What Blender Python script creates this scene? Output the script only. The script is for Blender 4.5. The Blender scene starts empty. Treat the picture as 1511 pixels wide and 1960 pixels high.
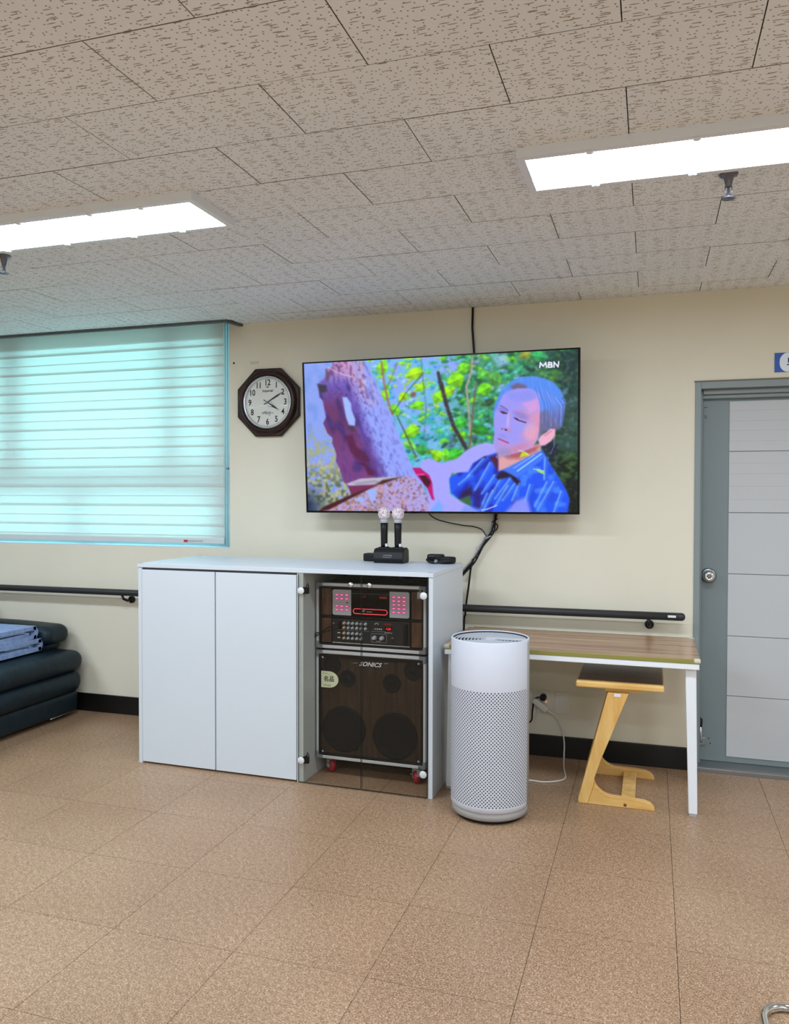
import bpy, math, random
import numpy as np
from mathutils import Matrix, Vector
PI = math.pi
random.seed(4)
SC = bpy.context.scene
COL = SC.collection

# ------------------------------------------------------------------ camera, sky, exposure
cam_d = bpy.data.cameras.new('camera')
cam = bpy.data.objects.new('camera', cam_d); COL.objects.link(cam)
R_ = Vector((0.95260288, 0.30421223, 0.00163326)); U_ = Vector((-0.00796651, 0.0195785, 0.99977658)); W_ = Vector((-0.30411229, 0.95240307, -0.02107405))
M_ = Matrix.Identity(4)
for i in range(3):
    M_[i][0] = R_[i]; M_[i][1] = U_[i]; M_[i][2] = -W_[i]
M_[0][3], M_[1][3], M_[2][3] = 0.0, -4.47392, 1.44140
cam.matrix_world = M_
cam_d.sensor_fit = 'HORIZONTAL'; cam_d.sensor_width = 36.0
cam_d.lens = 1541.04 * 36.0 / 1511.0
cam_d.clip_start = 0.05
SC.camera = cam

SKY = (0.47, 0.93, 0.97); SKY_STRENGTH = 4.0
LAMP_STRENGTH = 34.0
world = bpy.data.worlds.new('sky'); SC.world = world; world.use_nodes = True
bg = world.node_tree.nodes['Background']
bg.inputs[0].default_value = SKY + (1,); bg.inputs[1].default_value = SKY_STRENGTH
SC.view_settings.view_transform = 'Standard'; SC.view_settings.look = 'None'
SC.view_settings.gamma = 1.0; SC.view_settings.use_curve_mapping = False
SC.view_settings.exposure = 0.0

# ------------------------------------------------------------------ helpers
def lin(c):
    out = []
    for v in c[:3]:
        v = v / 255.0
        out.append(v / 12.92 if v <= 0.04045 else ((v + 0.055) / 1.055) ** 2.4)
    return tuple(out)

def mat(name, c, rough=0.5, metal=0.0, emit=None, strength=0.0, trans=0.0, spec=0.5):
    m = bpy.data.materials.new(name); m.use_nodes = True
    b = m.node_tree.nodes['Principled BSDF']
    b.inputs['Base Color'].default_value = lin(c) + (1,)
    b.inputs['Roughness'].default_value = rough
    b.inputs['Metallic'].default_value = metal
    b.inputs['Specular IOR Level'].default_value = spec
    if trans: b.inputs['Transmission Weight'].default_value = trans
    if emit is not None:
        b.inputs['Emission Color'].default_value = lin(emit) + (1,)
        b.inputs['Emission Strength'].default_value = strength
    return m

class NT:
    """tiny wrapper to write node graphs on a principled material"""
    def __init__(s, m):
        s.m = m; s.t = m.node_tree; s.b = s.t.nodes.get('Principled BSDF')
    def n(s, kind, **kw):
        nd = s.t.nodes.new(kind)
        for k, v in kw.items():
            if k.startswith('i_'):
                key = k[2:]
                nd.inputs[int(key) if key.isdigit() else key.replace('_', ' ')].default_value = v
            else: setattr(nd, k, v)
        return nd
    def l(s, a, b): s.t.links.new(a, b)
    def coord(s, kind='Object'):
        return s.n('ShaderNodeTexCoord').outputs[kind]
    def world(s): return s.n('ShaderNodeNewGeometry').outputs['Position']
    def scale(s, v, sc, rot=(0, 0, 0), loc=(0, 0, 0)):
        mp = s.n('ShaderNodeMapping'); s.l(v, mp.inputs[0])
        mp.inputs['Scale'].default_value = sc; mp.inputs['Rotation'].default_value = rot; mp.inputs['Location'].default_value = loc
        return mp.outputs[0]
    def noise(s, v, sc, det=3, rough=.5):
        nd = s.n('ShaderNodeTexNoise'); s.l(v, nd.inputs['Vector'])
        nd.inputs['Scale'].default_value = sc; nd.inputs['Detail'].default_value = det; nd.inputs['Roughness'].default_value = rough
        return nd.outputs['Fac']
    def ramp(s, f, stops):
        nd = s.n('ShaderNodeValToRGB'); s.l(f, nd.inputs[0])
        el = nd.color_ramp.elements
        while len(el) > len(stops): el.remove(el[-1])
        while len(el) < len(stops): el.new(0.5)
        for e, (p, c) in zip(el, stops):
            e.position = p; e.color = lin(c) + (1,)
        return nd.outputs[0]
    def math(s, op, a, b=None, c=None):
        nd = s.n('ShaderNodeMath'); nd.operation = op
        for i, v in enumerate((a, b, c)):
            if v is None: continue
            if isinstance(v, (int, float)): nd.inputs[i].default_value = v
            else: s.l(v, nd.inputs[i])
        return nd.outputs[0]
    def mix(s, f, a, b, mode='MIX'):
        nd = s.n('ShaderNodeMix'); nd.data_type = 'RGBA'; nd.blend_type = mode
        for i, v in ((0, f), (6, a), (7, b)):
            if isinstance(v, (int, float)): nd.inputs[i].default_value = v
            elif isinstance(v, tuple): nd.inputs[i].default_value = lin(v) + (1,)
            else: s.l(v, nd.inputs[i])
        return nd.outputs[2]
    def bump(s, h, dist=.001, st=1.0):
        nd = s.n('ShaderNodeBump'); s.l(h, nd.inputs['Height'])
        nd.inputs['Distance'].default_value = dist; nd.inputs['Strength'].default_value = st
        s.l(nd.outputs[0], s.b.inputs['Normal'])
    def color(s, c): s.l(c, s.b.inputs['Base Color'])

ORG = {}
def thing(name, label, cat, loc=(0, 0, 0), rotz=0.0, group=None, kind=None):
    o = bpy.data.objects.new(name, None); COL.objects.link(o)
    o.location = loc; o.rotation_euler = (0, 0, rotz); o.empty_display_size = .05
    o['label'] = label; o['category'] = cat
    if group: o['group'] = group
    if kind: o['kind'] = kind
    ORG[o.name] = Vector(loc)
    return o
def tag(o, label, cat, group=None):
    o['label'] = label; o['category'] = cat
    if group: o['group'] = group
    return o
def struct_root(name, label=None):
    o = bpy.data.objects.new(name, None); COL.objects.link(o); o['kind'] = 'structure'
    if label: o['label'] = label
    ORG[o.name] = Vector((0, 0, 0)); return o
def dup(root, loc, label=None, rotz=None):
    r = root.copy(); COL.objects.link(r); r.location = loc
    if label: r['label'] = label
    if rotz is not None: r.rotation_euler = (0, 0, rotz)
    for ch in list(root.children):
        c = ch.copy(); COL.objects.link(c); c.parent = r
        for g in list(ch.children):
            d = g.copy(); COL.objects.link(d); d.parent = c
    return r

class MB:
    def __init__(s): s.v = []; s.f = []; s.sm = []
    def add(s, vs, fs, smooth=False):
        k = len(s.v); s.v += [tuple(p) for p in vs]
        s.f += [tuple(i + k for i in f) for f in fs]; s.sm += [smooth] * len(fs); return s
    def box(s, x0, x1, y0, y1, z0, z1):
        return s.add([(x0,y0,z0),(x1,y0,z0),(x1,y1,z0),(x0,y1,z0),(x0,y0,z1),(x1,y0,z1),(x1,y1,z1),(x0,y1,z1)],
                     [(3,2,1,0),(4,5,6,7),(0,1,5,4),(1,2,6,5),(2,3,7,6),(3,0,4,7)])
    def obox(s, c, ax, ay, az, hx, hy, hz):
        c, ax, ay, az = Vector(c), Vector(ax).normalized(), Vector(ay).normalized(), Vector(az).normalized()
        vs = [c + ax*hx*i + ay*hy*j + az*hz*k for k in (-1,1) for i, j in ((-1,-1),(1,-1),(1,1),(-1,1))]
        return s.add(vs, [(3,2,1,0),(4,5,6,7),(0,1,5,4),(1,2,6,5),(2,3,7,6),(3,0,4,7)])
    def lathe(s, prof, c=(0,0,0), axis='z', seg=32, a0=0.0, a1=2*PI, smooth=True, caps=True):
        full = abs(a1 - a0 - 2*PI) < 1e-6; n = seg if full else seg + 1
        vs = []
        for r, h in prof:
            for i in range(n):
                a = a0 + (a1 - a0) * i / seg
                p = (r*math.cos(a), r*math.sin(a), h)
                if axis == 'y': p = (p[0], -p[2], p[1])
                elif axis == 'x': p = (p[2], p[0], p[1])
                vs.append((c[0]+p[0], c[1]+p[1], c[2]+p[2]))
        fs = []
        for j in range(len(prof) - 1):
            for i in range(n if full else n - 1):
                i2 = (i + 1) % n
                fs.append((j*n+i, j*n+i2, (j+1)*n+i2, (j+1)*n+i))
        s.add(vs, fs, smooth)
        if caps and full:
            k = len(s.v) - len(vs)
            if prof[0][0] > 1e-6: s.f.append(tuple(k+i for i in reversed(range(n)))); s.sm.append(False)
            if prof[-1][0] > 1e-6: s.f.append(tuple(k+(len(prof)-1)*n+i for i in range(n))); s.sm.append(False)
        return s
    def tube(s, pts, r, seg=10, closed=False):
        P = [Vector(p) for p in pts]; n = len(P); vs = []; up = Vector((0, 0, 1)); prev = None
        for i, p in enumerate(P):
            a = P[i-1] if (i > 0 or closed) else P[i]; b = P[(i+1) % n] if (i < n-1 or closed) else P[i]
            t = (b - a).normalized()
            if prev is None:
                u = t.cross(up)
                if u.length < 1e-3: u = t.cross(Vector((1, 0, 0)))
            else: u = prev - t * prev.dot(t)
            u.normalize(); prev = u; w = t.cross(u)
            rr = r[i] if isinstance(r, (list, tuple)) else r
            for k in range(seg):
                q = 2*PI*k/seg; vs.append(p + (u*math.cos(q) + w*math.sin(q))*rr)
        fs = []
        for i in range(n if closed else n - 1):
            j = (i + 1) % n
            for k in range(seg):
                k2 = (k+1) % seg; fs.append((i*seg+k, i*seg+k2, j*seg+k2, j*seg+k))
        if not closed:
            fs.append(tuple(reversed(range(seg)))); fs.append(tuple((n-1)*seg+k for k in range(seg)))
        return s.add(vs, fs, True)
    def prism(s, poly, plane, a, b, smooth=False):
        """poly in 2-D, extruded from a to b along the axis missing in plane ('xz' -> y, 'yz' -> x, 'xy' -> z)"""
        def P(p, h):
            return {'xz': (p[0], h, p[1]), 'yz': (h, p[0], p[1]), 'xy': (p[0], p[1], h)}[plane]
        n = len(poly); vs = [P(p, a) for p in poly] + [P(p, b) for p in poly]
        fs = [tuple(range(n)), tuple(reversed(range(n, 2*n)))]
        k = len(s.v); s.add(vs, fs)
        s.f += [(k+i, k+n+i, k+n+(i+1) % n, k+(i+1) % n) for i in range(n)]; s.sm += [smooth]*n
        return s
    def mesh(s, name, org=Vector((0, 0, 0)), material=None):
        me = bpy.data.meshes.new(name)
        me.from_pydata([(x-org[0], y-org[1], z-org[2]) for x, y, z in s.v], [], s.f)
        me.polygons.foreach_set('use_smooth', s.sm)
        import bmesh
        if len(s.f) < 20000:
            bm = bmesh.new(); bm.from_mesh(me); bmesh.ops.recalc_face_normals(bm, faces=bm.faces); bm.to_mesh(me); bm.free()
        if material: me.materials.append(material)
        return me
    def build(s, name, material, parent=None, bevel=0.0, seg=2, label=None, loc=None, subd=0):
        org = ORG[parent.name] if parent is not None else Vector(loc or (0, 0, 0))
        o = bpy.data.objects.new(name, s.mesh(name, org, material)); COL.objects.link(o)
        if parent is not None: o.parent = parent
        elif loc: o.location = loc
        ORG[o.name] = org
        if bevel:
            b = o.modifiers.new('bevel', 'BEVEL'); b.width = bevel; b.segments = seg; b.limit_method = 'ANGLE'; b.angle_limit = math.radians(40)
        if subd:
            q = o.modifiers.new('subd', 'SUBSURF'); q.levels = subd; q.render_levels = subd
        if label: o['label'] = label
        return o
def box(name, m, parent, x0, x1, y0, y1, z0, z1, bevel=.002, **kw):
    return MB().box(x0, x1, y0, y1, z0, z1).build(name, m, parent, bevel=bevel, **kw)
def rrect(x0, x1, z0, z1, r, n=6, corners='abcd'):
    pts = []
    for cx, cz, a, k in ((x1-r, z1-r, 0, 'a'), (x0+r, z1-r, PI/2, 'b'), (x0+r, z0+r, PI, 'c'), (x1-r, z0+r, 1.5*PI, 'd')):
        if k in corners:
            pts += [(cx + r*math.cos(a+PI/2*i/n), cz + r*math.sin(a+PI/2*i/n)) for i in range(n+1)]
        else:
            pts.append((x1 if k in 'ad' else x0, z1 if k in 'ab' else z0))
    return pts
def text(name, body, m, parent, x, y, z, size, depth=.0006, shear=0.0, bold=0.0, align='CENTER', sx=1.0, rot=0.0, place=None):
    cu = bpy.data.curves.new(name, 'FONT'); cu.body = body; cu.size = size; cu.extrude = depth/2; cu.shear = shear; cu.offset = bold
    cu.align_x = align; cu.align_y = 'CENTER'; cu.resolution_u = 3
    o = bpy.data.objects.new(name, cu); COL.objects.link(o)
    dg = bpy.context.evaluated_depsgraph_get()
    me = bpy.data.meshes.new_from_object(o.evaluated_get(dg))
    bpy.data.objects.remove(o); bpy.data.curves.remove(cu)
    org = ORG[parent.name]; cr, sr = math.cos(rot), math.sin(rot)
    for v in me.vertices:
        a, b, c = v.co; a *= sx; a, b = a*cr - b*sr, a*sr + b*cr
        v.co = (Vector((x + a, y - c, z + b)) if place is None else place(a, b, c)) - org
    me.materials.clear(); me.materials.append(m)
    o = bpy.data.objects.new(name, me); COL.objects.link(o); o.parent = parent
    ORG[o.name] = org
    return o
def spline(pts, n=8):
    P = [Vector(p) for p in pts]; P = [2*P[0]-P[1]] + P + [2*P[-1]-P[-2]]; out = []
    for i in range(1, len(P)-2):
        a, b, c, d = P[i-1:i+3]
        for k in range(n):
            t = k/n
            out.append(.5*((2*b) + (c-a)*t + (2*a-5*b+4*c-d)*t*t + (3*b-a-3*c+d)*t**3))
    return out + [P[-2]]

# ------------------------------------------------------------------ materials
def m_wall():
    m = mat('cream_paint', (224, 220, 203), .75); t = NT(m); w = t.world()
    t.color(t.ramp(t.noise(w, 1.7, 4), [(.3, (224, 218, 198)), (.7, (230, 224, 205))]))
    t.bump(t.noise(w, 220, 2), .0006, .35); return m
def m_floor():
    m = mat('brown_vinyl', (176, 138, 105), .34); t = NT(m); w = t.world()
    a = t.noise(w, 195, 3, .75)
    b = t.noise(t.scale(w, (1, 1, 1), (0, 0, .7), (3, 1, 0)), 60, 2, .6)
    s = t.math('ADD', t.math('MULTIPLY', a, .8), t.math('MULTIPLY', b, .2))
    c = t.ramp(s, [(.36, (106, 83, 63)), (.46, (154, 123, 95)), (.54, (182, 149, 118)), (.64, (226, 196, 162))])
    big = t.ramp(t.noise(w, 1.3, 3), [(.3, (232, 226, 222)), (.7, (255, 255, 255))])
    info = t.n('ShaderNodeObjectInfo').outputs['Random']
    tone = t.ramp(info, [(0, (249, 248, 247)), (1, (255, 255, 255))])
    t.color(t.mix(1.0, t.mix(1.0, c, big, 'MULTIPLY'), tone, 'MULTIPLY'))
    rr = t.n('ShaderNodeMapRange'); t.l(t.noise(w, 9, 3), rr.inputs[0]); rr.inputs[3].default_value = .3; rr.inputs[4].default_value = .45
    t.l(rr.outputs[0], t.b.inputs['Roughness'])
    t.bump(a, .0006, .25); return m
def m_ceiling():
    m = mat('pitted_mineral_tile', (205, 199, 190), .9); t = NT(m); w = t.world()
    nz = t.n('ShaderNodeTexNoise'); t.l(w, nz.inputs['Vector']); nz.inputs['Scale'].default_value = 28
    off = t.n('ShaderNodeVectorMath', operation='MULTIPLY_ADD'); t.l(nz.outputs['Color'], off.inputs[0])
    off.inputs[1].default_value = (.002, .007, 0); t.l(w, off.inputs[2])
    dots = t.n('ShaderNodeTexVoronoi'); t.l(w, dots.inputs['Vector']); dots.inputs['Scale'].default_value = 52; dots.inputs['Randomness'].default_value = 1
    dots.voronoi_dimensions = '2D'
    vd = t.math('LESS_THAN', dots.outputs['Distance'], .125)
    das = t.n('ShaderNodeTexVoronoi'); t.l(t.scale(off.outputs[0], (15.5, 105, 1)), das.inputs['Vector']); das.inputs['Scale'].default_value = 1
    das.voronoi_dimensions = '2D'; das.inputs['Randomness'].default_value = .9
    vv = t.math('LESS_THAN', das.outputs['Distance'], .185)
    sep = t.n('ShaderNodeSeparateColor'); t.l(das.outputs['Color'], sep.inputs[0])
    vv = t.math('MULTIPLY', vv, t.math('LESS_THAN', sep.outputs[0], .5))
    pit = t.math('MAXIMUM', vd, vv)
    base = t.ramp(t.noise(w, 2.2, 3), [(.3, (236, 241, 246)), (.7, (242, 247, 251))])
    t.color(t.mix(pit, base, (164, 152, 139)))
    t.bump(t.math('MULTIPLY', pit, -1), .002, .6); return m
def m_wood(name, c1, c2, c3, rot=(0, 0, 0), rough=.45, sc=(3, 40, 40), tight=1.0):
    m = mat(name, c2, rough); t = NT(m); v = t.scale(t.coord(), sc, rot)
    a = t.noise(v, 1.0*tight, 5, .6)
    t.color(t.ramp(a, [(.32, c1), (.5, c2), (.68, c3)])); t.bump(a, .0005, .2); return m
def m_leather():
    m = mat('navy_leather', (14, 36, 46), .46, spec=.35); t = NT(m); w = t.world()
    v = t.n('ShaderNodeTexVoronoi'); t.l(w, v.inputs['Vector']); v.inputs['Scale'].default_value = 260
    t.bump(t.math('ADD', v.outputs['Distance'], t.math('MULTIPLY', t.noise(w, 14, 3), 6)), .0015, .5)
    t.color(t.ramp(t.noise(w, 6, 3), [(.3, (9, 27, 36)), (.7, (15, 37, 47))])); return m
def m_fleece():
    m = mat('blue_fleece', (112, 134, 178), .95); t = NT(m); w = t.world(); n = t.noise(w, 260, 3, .7)
    t.color(t.ramp(t.math('ADD', t.math('MULTIPLY', n, .6), t.math('MULTIPLY', t.noise(w, 30, 3), .4)), [(.35, (112, 138, 188)), (.65, (164, 184, 218))])); t.bump(n, .003, .8); return m
def m_glass(name, tint, gloss=.9, clear=1.0):
    m = bpy.data.materials.new(name); m.use_nodes = True; tr = m.node_tree; tr.nodes.clear(); t = NT(m)
    out = t.n('ShaderNodeOutputMaterial'); mx = t.n('ShaderNodeMixShader'); f = t.n('ShaderNodeFresnel'); f.inputs[0].default_value = 1.5
    a = t.n('ShaderNodeBsdfTransparent'); a.inputs[0].default_value = lin(tint) + (1,)
    g = t.n('ShaderNodeBsdfGlossy'); g.inputs['Roughness'].default_value = .02; g.inputs[0].default_value = (gloss, gloss, gloss, 1)
    gm = t.n('ShaderNodeNewGeometry'); k = t.math('MULTIPLY', f.outputs[0], t.math('SUBTRACT', 1.0, gm.outputs['Backfacing']))
    t.l(k, mx.inputs[0]); t.l(a.outputs[0], mx.inputs[1]); t.l(g.outputs[0], mx.inputs[2]); t.l(mx.outputs[0], out.inputs[0])
    return m
def m_fabric(name, c, clear, trl):
    """backlit blind fabric: part see-through weave, part translucent, part diffuse"""
    m = bpy.data.materials.new(name); m.use_nodes = True; m.node_tree.nodes.clear(); t = NT(m)
    out = t.n('ShaderNodeOutputMaterial'); d = t.n('ShaderNodeBsdfDiffuse'); l = t.n('ShaderNodeBsdfTranslucent'); x = t.n('ShaderNodeBsdfTransparent')
    d.inputs[0].default_value = lin(c) + (1,); l.inputs[0].default_value = lin(c) + (1,)
    m1 = t.n('ShaderNodeMixShader'); m1.inputs[0].default_value = trl; m2 = t.n('ShaderNodeMixShader'); m2.inputs[0].default_value = clear
    t.l(d.outputs[0], m1.inputs[1]); t.l(l.outputs[0], m1.inputs[2]); t.l(m1.outputs[0], m2.inputs[1]); t.l(x.outputs[0], m2.inputs[2]); t.l(m2.outputs[0], out.inputs[0])
    return m
def m_grille():
    m = bpy.data.materials.new('perforated_grille'); m.use_nodes = True; t = NT(m)
    b = t.b; b.inputs['Base Color'].default_value = lin((30, 29, 28)) + (1,); b.inputs['Roughness'].default_value = .5
    c = t.coord(); v = t.n('ShaderNodeTexVoronoi'); v.voronoi_dimensions = '2D'; v.inputs['Randomness'].default_value = 0; v.inputs['Scale'].default_value = 240
    sp = t.n('ShaderNodeSeparateXYZ'); t.l(c, sp.inputs[0]); cb = t.n('ShaderNodeCombineXYZ'); t.l(sp.outputs[0], cb.inputs[0]); t.l(sp.outputs[2], cb.inputs[1])
    t.l(cb.outputs[0], v.inputs['Vector'])
    hole = t.math('LESS_THAN', v.outputs['Distance'], .44)
    x = t.n('ShaderNodeBsdfTransparent'); mx = t.n('ShaderNodeMixShader'); t.l(hole, mx.inputs[0]); t.l(b.outputs[0], mx.inputs[1]); t.l(x.outputs[0], mx.inputs[2])
    t.l(mx.outputs[0], t.t.nodes['Material Output'].inputs[0]); return m
def m_foam():
    m = mat('lace_mic_cover', (226, 212, 216), .9); t = NT(m); w = t.world(); n = t.noise(w, 170, 2, .6)
    t.color(t.ramp(n, [(.36, (150, 70, 90)), (.45, (214, 190, 198)), (.55, (238, 232, 232))])); t.bump(n, .003, .6); return m

WALL = m_wall(); FLOOR = m_floor(); CEIL = m_ceiling(); LEATHER = m_leather(); FLEECE = m_fleece(); FOAM = m_foam(); GRILLE = m_grille()
WHITE = mat('white_laminate', (210, 218, 225), .38); WHITE_EDGE = mat('white_edge_band', (232, 236, 240), .4)
INSIDE = mat('grey_laminate', (206, 214, 212), .5)
BLACK = mat('black_plastic', (14, 14, 16), .45, spec=.35); BLACK_SOFT = mat('black_rubber', (14, 14, 15), .65); BLACKSKIRT = mat('black_vinyl_skirting', (9, 9, 11), .45)
RAIL = mat('charcoal_rail', (40, 40, 42), .5)
SILVER = mat('brushed_aluminium', (214, 218, 222), .4, .25); STEEL = mat('steel', (150, 155, 158), .3, .85); CHROME = mat('chrome', (225, 228, 230), .08, 1.0)
GREYPLASTIC = mat('grey_plastic', (128, 130, 134), .5); LIGHTGREY = mat('light_grey_plastic', (176, 180, 184), .5)
LAMPWHITE = mat('white_enamel', (230, 235, 242), .45)
DIFFUSER = mat('lit_diffuser', (250, 250, 250), .5, emit=(224, 239, 255), strength=LAMP_STRENGTH)
FRAME = mat('grey_green_steel', (132, 143, 144), .45); LEAF = mat('grey_door_paint', (122, 134, 136), .42); DOORPANEL = mat('light_grey_door_panel', (192, 194, 196), .5)
SEALDARK = mat('dark_seam', (70, 76, 78), .6)
WINFRAME = mat('white_window_frame', (205, 222, 232), .5)
WALNUT = m_wood('walnut_veneer', (56, 36, 24), (84, 56, 38), (112, 78, 54), sc=(40, 40, 5)); BAFFLE = m_wood('brown_baffle', (92, 70, 52), (112, 86, 64), (130, 102, 78), sc=(60, 60, 4))
PINE = m_wood('honey_rubberwood', (214, 164, 88), (228, 184, 110), (238, 202, 134), sc=(22, 22, 4), rough=.35)
PINE_X = m_wood('honey_rubberwood_along', (214, 164, 88), (228, 184, 110), (238, 202, 134), sc=(4, 22, 22), rough=.35)
OAK = m_wood('desk_oak_print', (142, 108, 84), (176, 140, 110), (200, 166, 134), sc=(1.6, 26, 26), rough=.22)
SEATBROWN = m_wood('brown_seat_vinyl', (74, 54, 36), (96, 72, 48), (116, 90, 62), sc=(4, 10, 10), rough=.3)
OLIVE = mat('olive_mat_edge', (140, 134, 66), .35); CLEARPLASTIC = mat('clear_corner_guard', (206, 200, 180), .25, spec=.6)
CLOCKWOOD = m_wood('dark_mahogany', (26, 14, 11), (42, 22, 17), (58, 31, 23), sc=(9, 30, 30), rough=.34)
CLOCKWOOD.node_tree.nodes['Principled BSDF'].inputs['Specular IOR Level'].default_value = .3
DIAL = mat('clock_dial', (226, 226, 218), .35); INK = mat('black_ink', (16, 18, 20), .5); GREYINK = mat('grey_purple_ink', (140, 128, 142), .6); RIM = mat('silver_rim', (210, 216, 220), .2, .6)
WHITEINK = mat('white_ink', (226, 228, 228), .5); RED = mat('red_sticker', (190, 40, 34), .5)
WHEEL = mat('red_caster_wheel', (176, 36, 52), .3)
DOORGLASS = m_glass('smoked_cabinet_glass', (244, 243, 241), .32); GLASSEDGE = mat('dark_glass_edge', (20, 32, 28), .15)
PANE = m_glass('window_pane', (236, 247, 247)); CLOCKGLASS = m_glass('clock_glass', (252, 253, 253), .08)
PURE = mat('white_plastic', (207, 210, 220), .42); WARMGREY = mat('warm_grey_plastic', (164, 162, 160), .5); FILTER = mat('dark_filter', (46, 48, 54), .8)
SPEAKCONE = mat('speaker_cone', (24, 26, 29), .6)
PINKKEY = mat('lit_pink_key', (190, 40, 120), .5, emit=(225, 40, 130), strength=.75); PINKGLYPH = mat('lit_key_legend', (250, 190, 240), .5, emit=(255, 190, 245), strength=.8)
REDLED = mat('red_led', (255, 40, 40), .4, emit=(255, 50, 46), strength=.9); DIMLED = mat('dim_red_led', (140, 30, 20), .4, emit=(190, 60, 40), strength=.5); REDBAR = mat('red_light_bar', (230, 60, 70), .4, emit=(235, 70, 80), strength=.8)
BLACKGLOSS = mat('black_gloss_panel', (6, 6, 10), .15, spec=.25); ORANGELED = mat('orange_pilot_lamp', (255, 150, 70), .4, emit=(255, 150, 70), strength=1.2)
CORDWHITE = mat('white_cord', (222, 220, 214), .45); PLATE = mat('ivory_plate', (224, 220, 208), .4)
BLUE = mat('sign_blue', (22, 78, 170), .4); SIGNWHITE = mat('sign_white', (226, 234, 244), .4); NAVYINK = mat('navy_ink', (24, 24, 84), .5)
STICKER = mat('cream_sticker', (228, 232, 196), .5); SPRINK = mat('sprinkler_metal', (110, 112, 122), .35, .7)
RAILGREY = mat('dark_grey_trim', (84, 92, 94), .5); BLINDRAIL = mat('pale_bottom_rail', (206, 214, 214), .45)
BAND_F = m_fabric('blind_weave', (240, 240, 238), .05, .60); BAND_B = m_fabric('blind_weave_rear', (240, 240, 238), .06, .60)

# ------------------------------------------------------------------ room shell
XL, XR, YB, YF, H = -7.2, 4.2, 0.0, -7.6, 2.4967
WX0, WX1, WZ0, WZ1 = -4.62, -2.507, 1.105, 2.62          # window opening
DX0, DX1, DZ = 0.212, 1.19, 2.03                          # door opening
flo = struct_root('floor', 'brown speckled vinyl tile floor'); MB().box(XL, XR, YF, .35, -.03, -.0035).build('floor_bed', mat('dark_joint', (62, 42, 30), .8), flo)
FX, FY, FD = -2.13574, -2.68109, 0.4447
tile_me = MB().box(.0009, FD-.0009, .0009, FD-.0009, -.004, 0).mesh('floor_tile', material=FLOOR)
for i in range(-7, 9):
    for j in range(-11, 7):
        x0 = FX + i*FD; y0 = FY + j*FD
        x1, y1 = x0 + FD, y0 + FD
        if y0 > 0.03 or y0 < -5.2: continue
        if x0 < XL or x1 > XR or y1 > .35:
            a, b = max(x0+.0009, XL), min(x1-.0009, XR)
            o = MB().box(a, b, y0+.0009, min(y1-.0009, .35), -.004, 0).build('floor_tile', FLOOR, flo)
        else:
            o = bpy.data.objects.new('floor_tile', tile_me); COL.objects.link(o); o.location = (x0, y0, 0); o.parent = flo
fx_a, fx_b, fy_a = FX - 7*FD, FX + 9*FD, FY - 5*FD
MB().box(XL, XR, YF, fy_a, -.004, 0).box(XL, fx_a, fy_a, 0, -.004, 0).box(fx_b, XR, fy_a, 0, -.004, 0).build('floor_sheet', FLOOR, flo)

cei = struct_root('ceiling', 'white pitted mineral tile ceiling in running bond')
CY, CX = -2.58955, -.07129
TRIM_Y = -.125; TRIM_X = -2.425
TILEEDGE = mat('shaded_tile_edge', (150, 136, 120), .9)  # tile sides coloured darker so the joints look shaded
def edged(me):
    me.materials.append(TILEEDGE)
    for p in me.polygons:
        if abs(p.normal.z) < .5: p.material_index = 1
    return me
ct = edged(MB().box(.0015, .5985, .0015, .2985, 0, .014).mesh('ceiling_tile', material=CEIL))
for r in range(-6, 9):
    for k in range(-9, 4):
        x0 = CX + .6*k + (0.0 if r % 2 else .3); x1 = x0 + .6
        y0 = CY + .3*r; y1 = y0 + .3
        z = H + random.uniform(-.0006, .0006)
        a, b = max(x0+.0015, XL), min(x1-.0015, XR)
        if y1 <= TRIM_Y or (y1 <= 0.0 and x0 > TRIM_X):
            if x0 >= XL and x1 <= XR:
                o = bpy.data.objects.new('ceiling_tile', ct); COL.objects.link(o); o.location = (x0, y0, z); o.parent = cei
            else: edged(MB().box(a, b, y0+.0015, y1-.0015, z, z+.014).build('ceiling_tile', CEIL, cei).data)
        else:
            yw = min(y1-.0015, -.0005)
            m = MB()
            if b <= TRIM_X: m.box(a, b, y0+.0015, min(yw, TRIM_Y), z, z+.014) if y0 < TRIM_Y - .01 else None
            elif a >= TRIM_X: m.box(a, b, y0+.0015, yw, z, z+.014)
            else:
                m.box(TRIM_X, b, y0+.0015, yw, z, z+.014)
                if y0 < TRIM_Y - .01: m.box(a, TRIM_X, y0+.0015, TRIM_Y, z, z+.014)
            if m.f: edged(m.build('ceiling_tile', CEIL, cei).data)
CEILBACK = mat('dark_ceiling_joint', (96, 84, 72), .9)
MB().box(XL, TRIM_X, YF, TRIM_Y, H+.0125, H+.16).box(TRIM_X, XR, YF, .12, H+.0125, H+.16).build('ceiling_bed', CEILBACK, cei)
MB().box(XL, XR, YF, CY-1.8-.001, H, H+.012).box(XL, CX-5.4+.299, CY-1.8, TRIM_Y, H, H+.012).box(CX+2.4-.0, XR, CY-1.8, 0, H, H+.012).build('ceiling_sheet', CEIL, cei)
MB().box(XL, TRIM_X, TRIM_Y, .40, 2.62, 2.66).build('curtain_recess_top', LAMPWHITE, cei)
# curtain-box moulding that runs along the window and returns to the wall
tr = MB().prism([(XL, TRIM_Y-.02), (TRIM_X-.02, TRIM_Y-.02), (TRIM_X+.012, 0.0), (TRIM_X-.012, 0.0), (TRIM_X-.036, TRIM_Y+.004), (XL, TRIM_Y+.004)], 'xy', H-.016, H+.004).build('trim_1', RAILGREY, None)
tr['kind'] = 'structure'; tr['label'] = 'dark grey curtain box moulding on the ceiling above the window'

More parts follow.
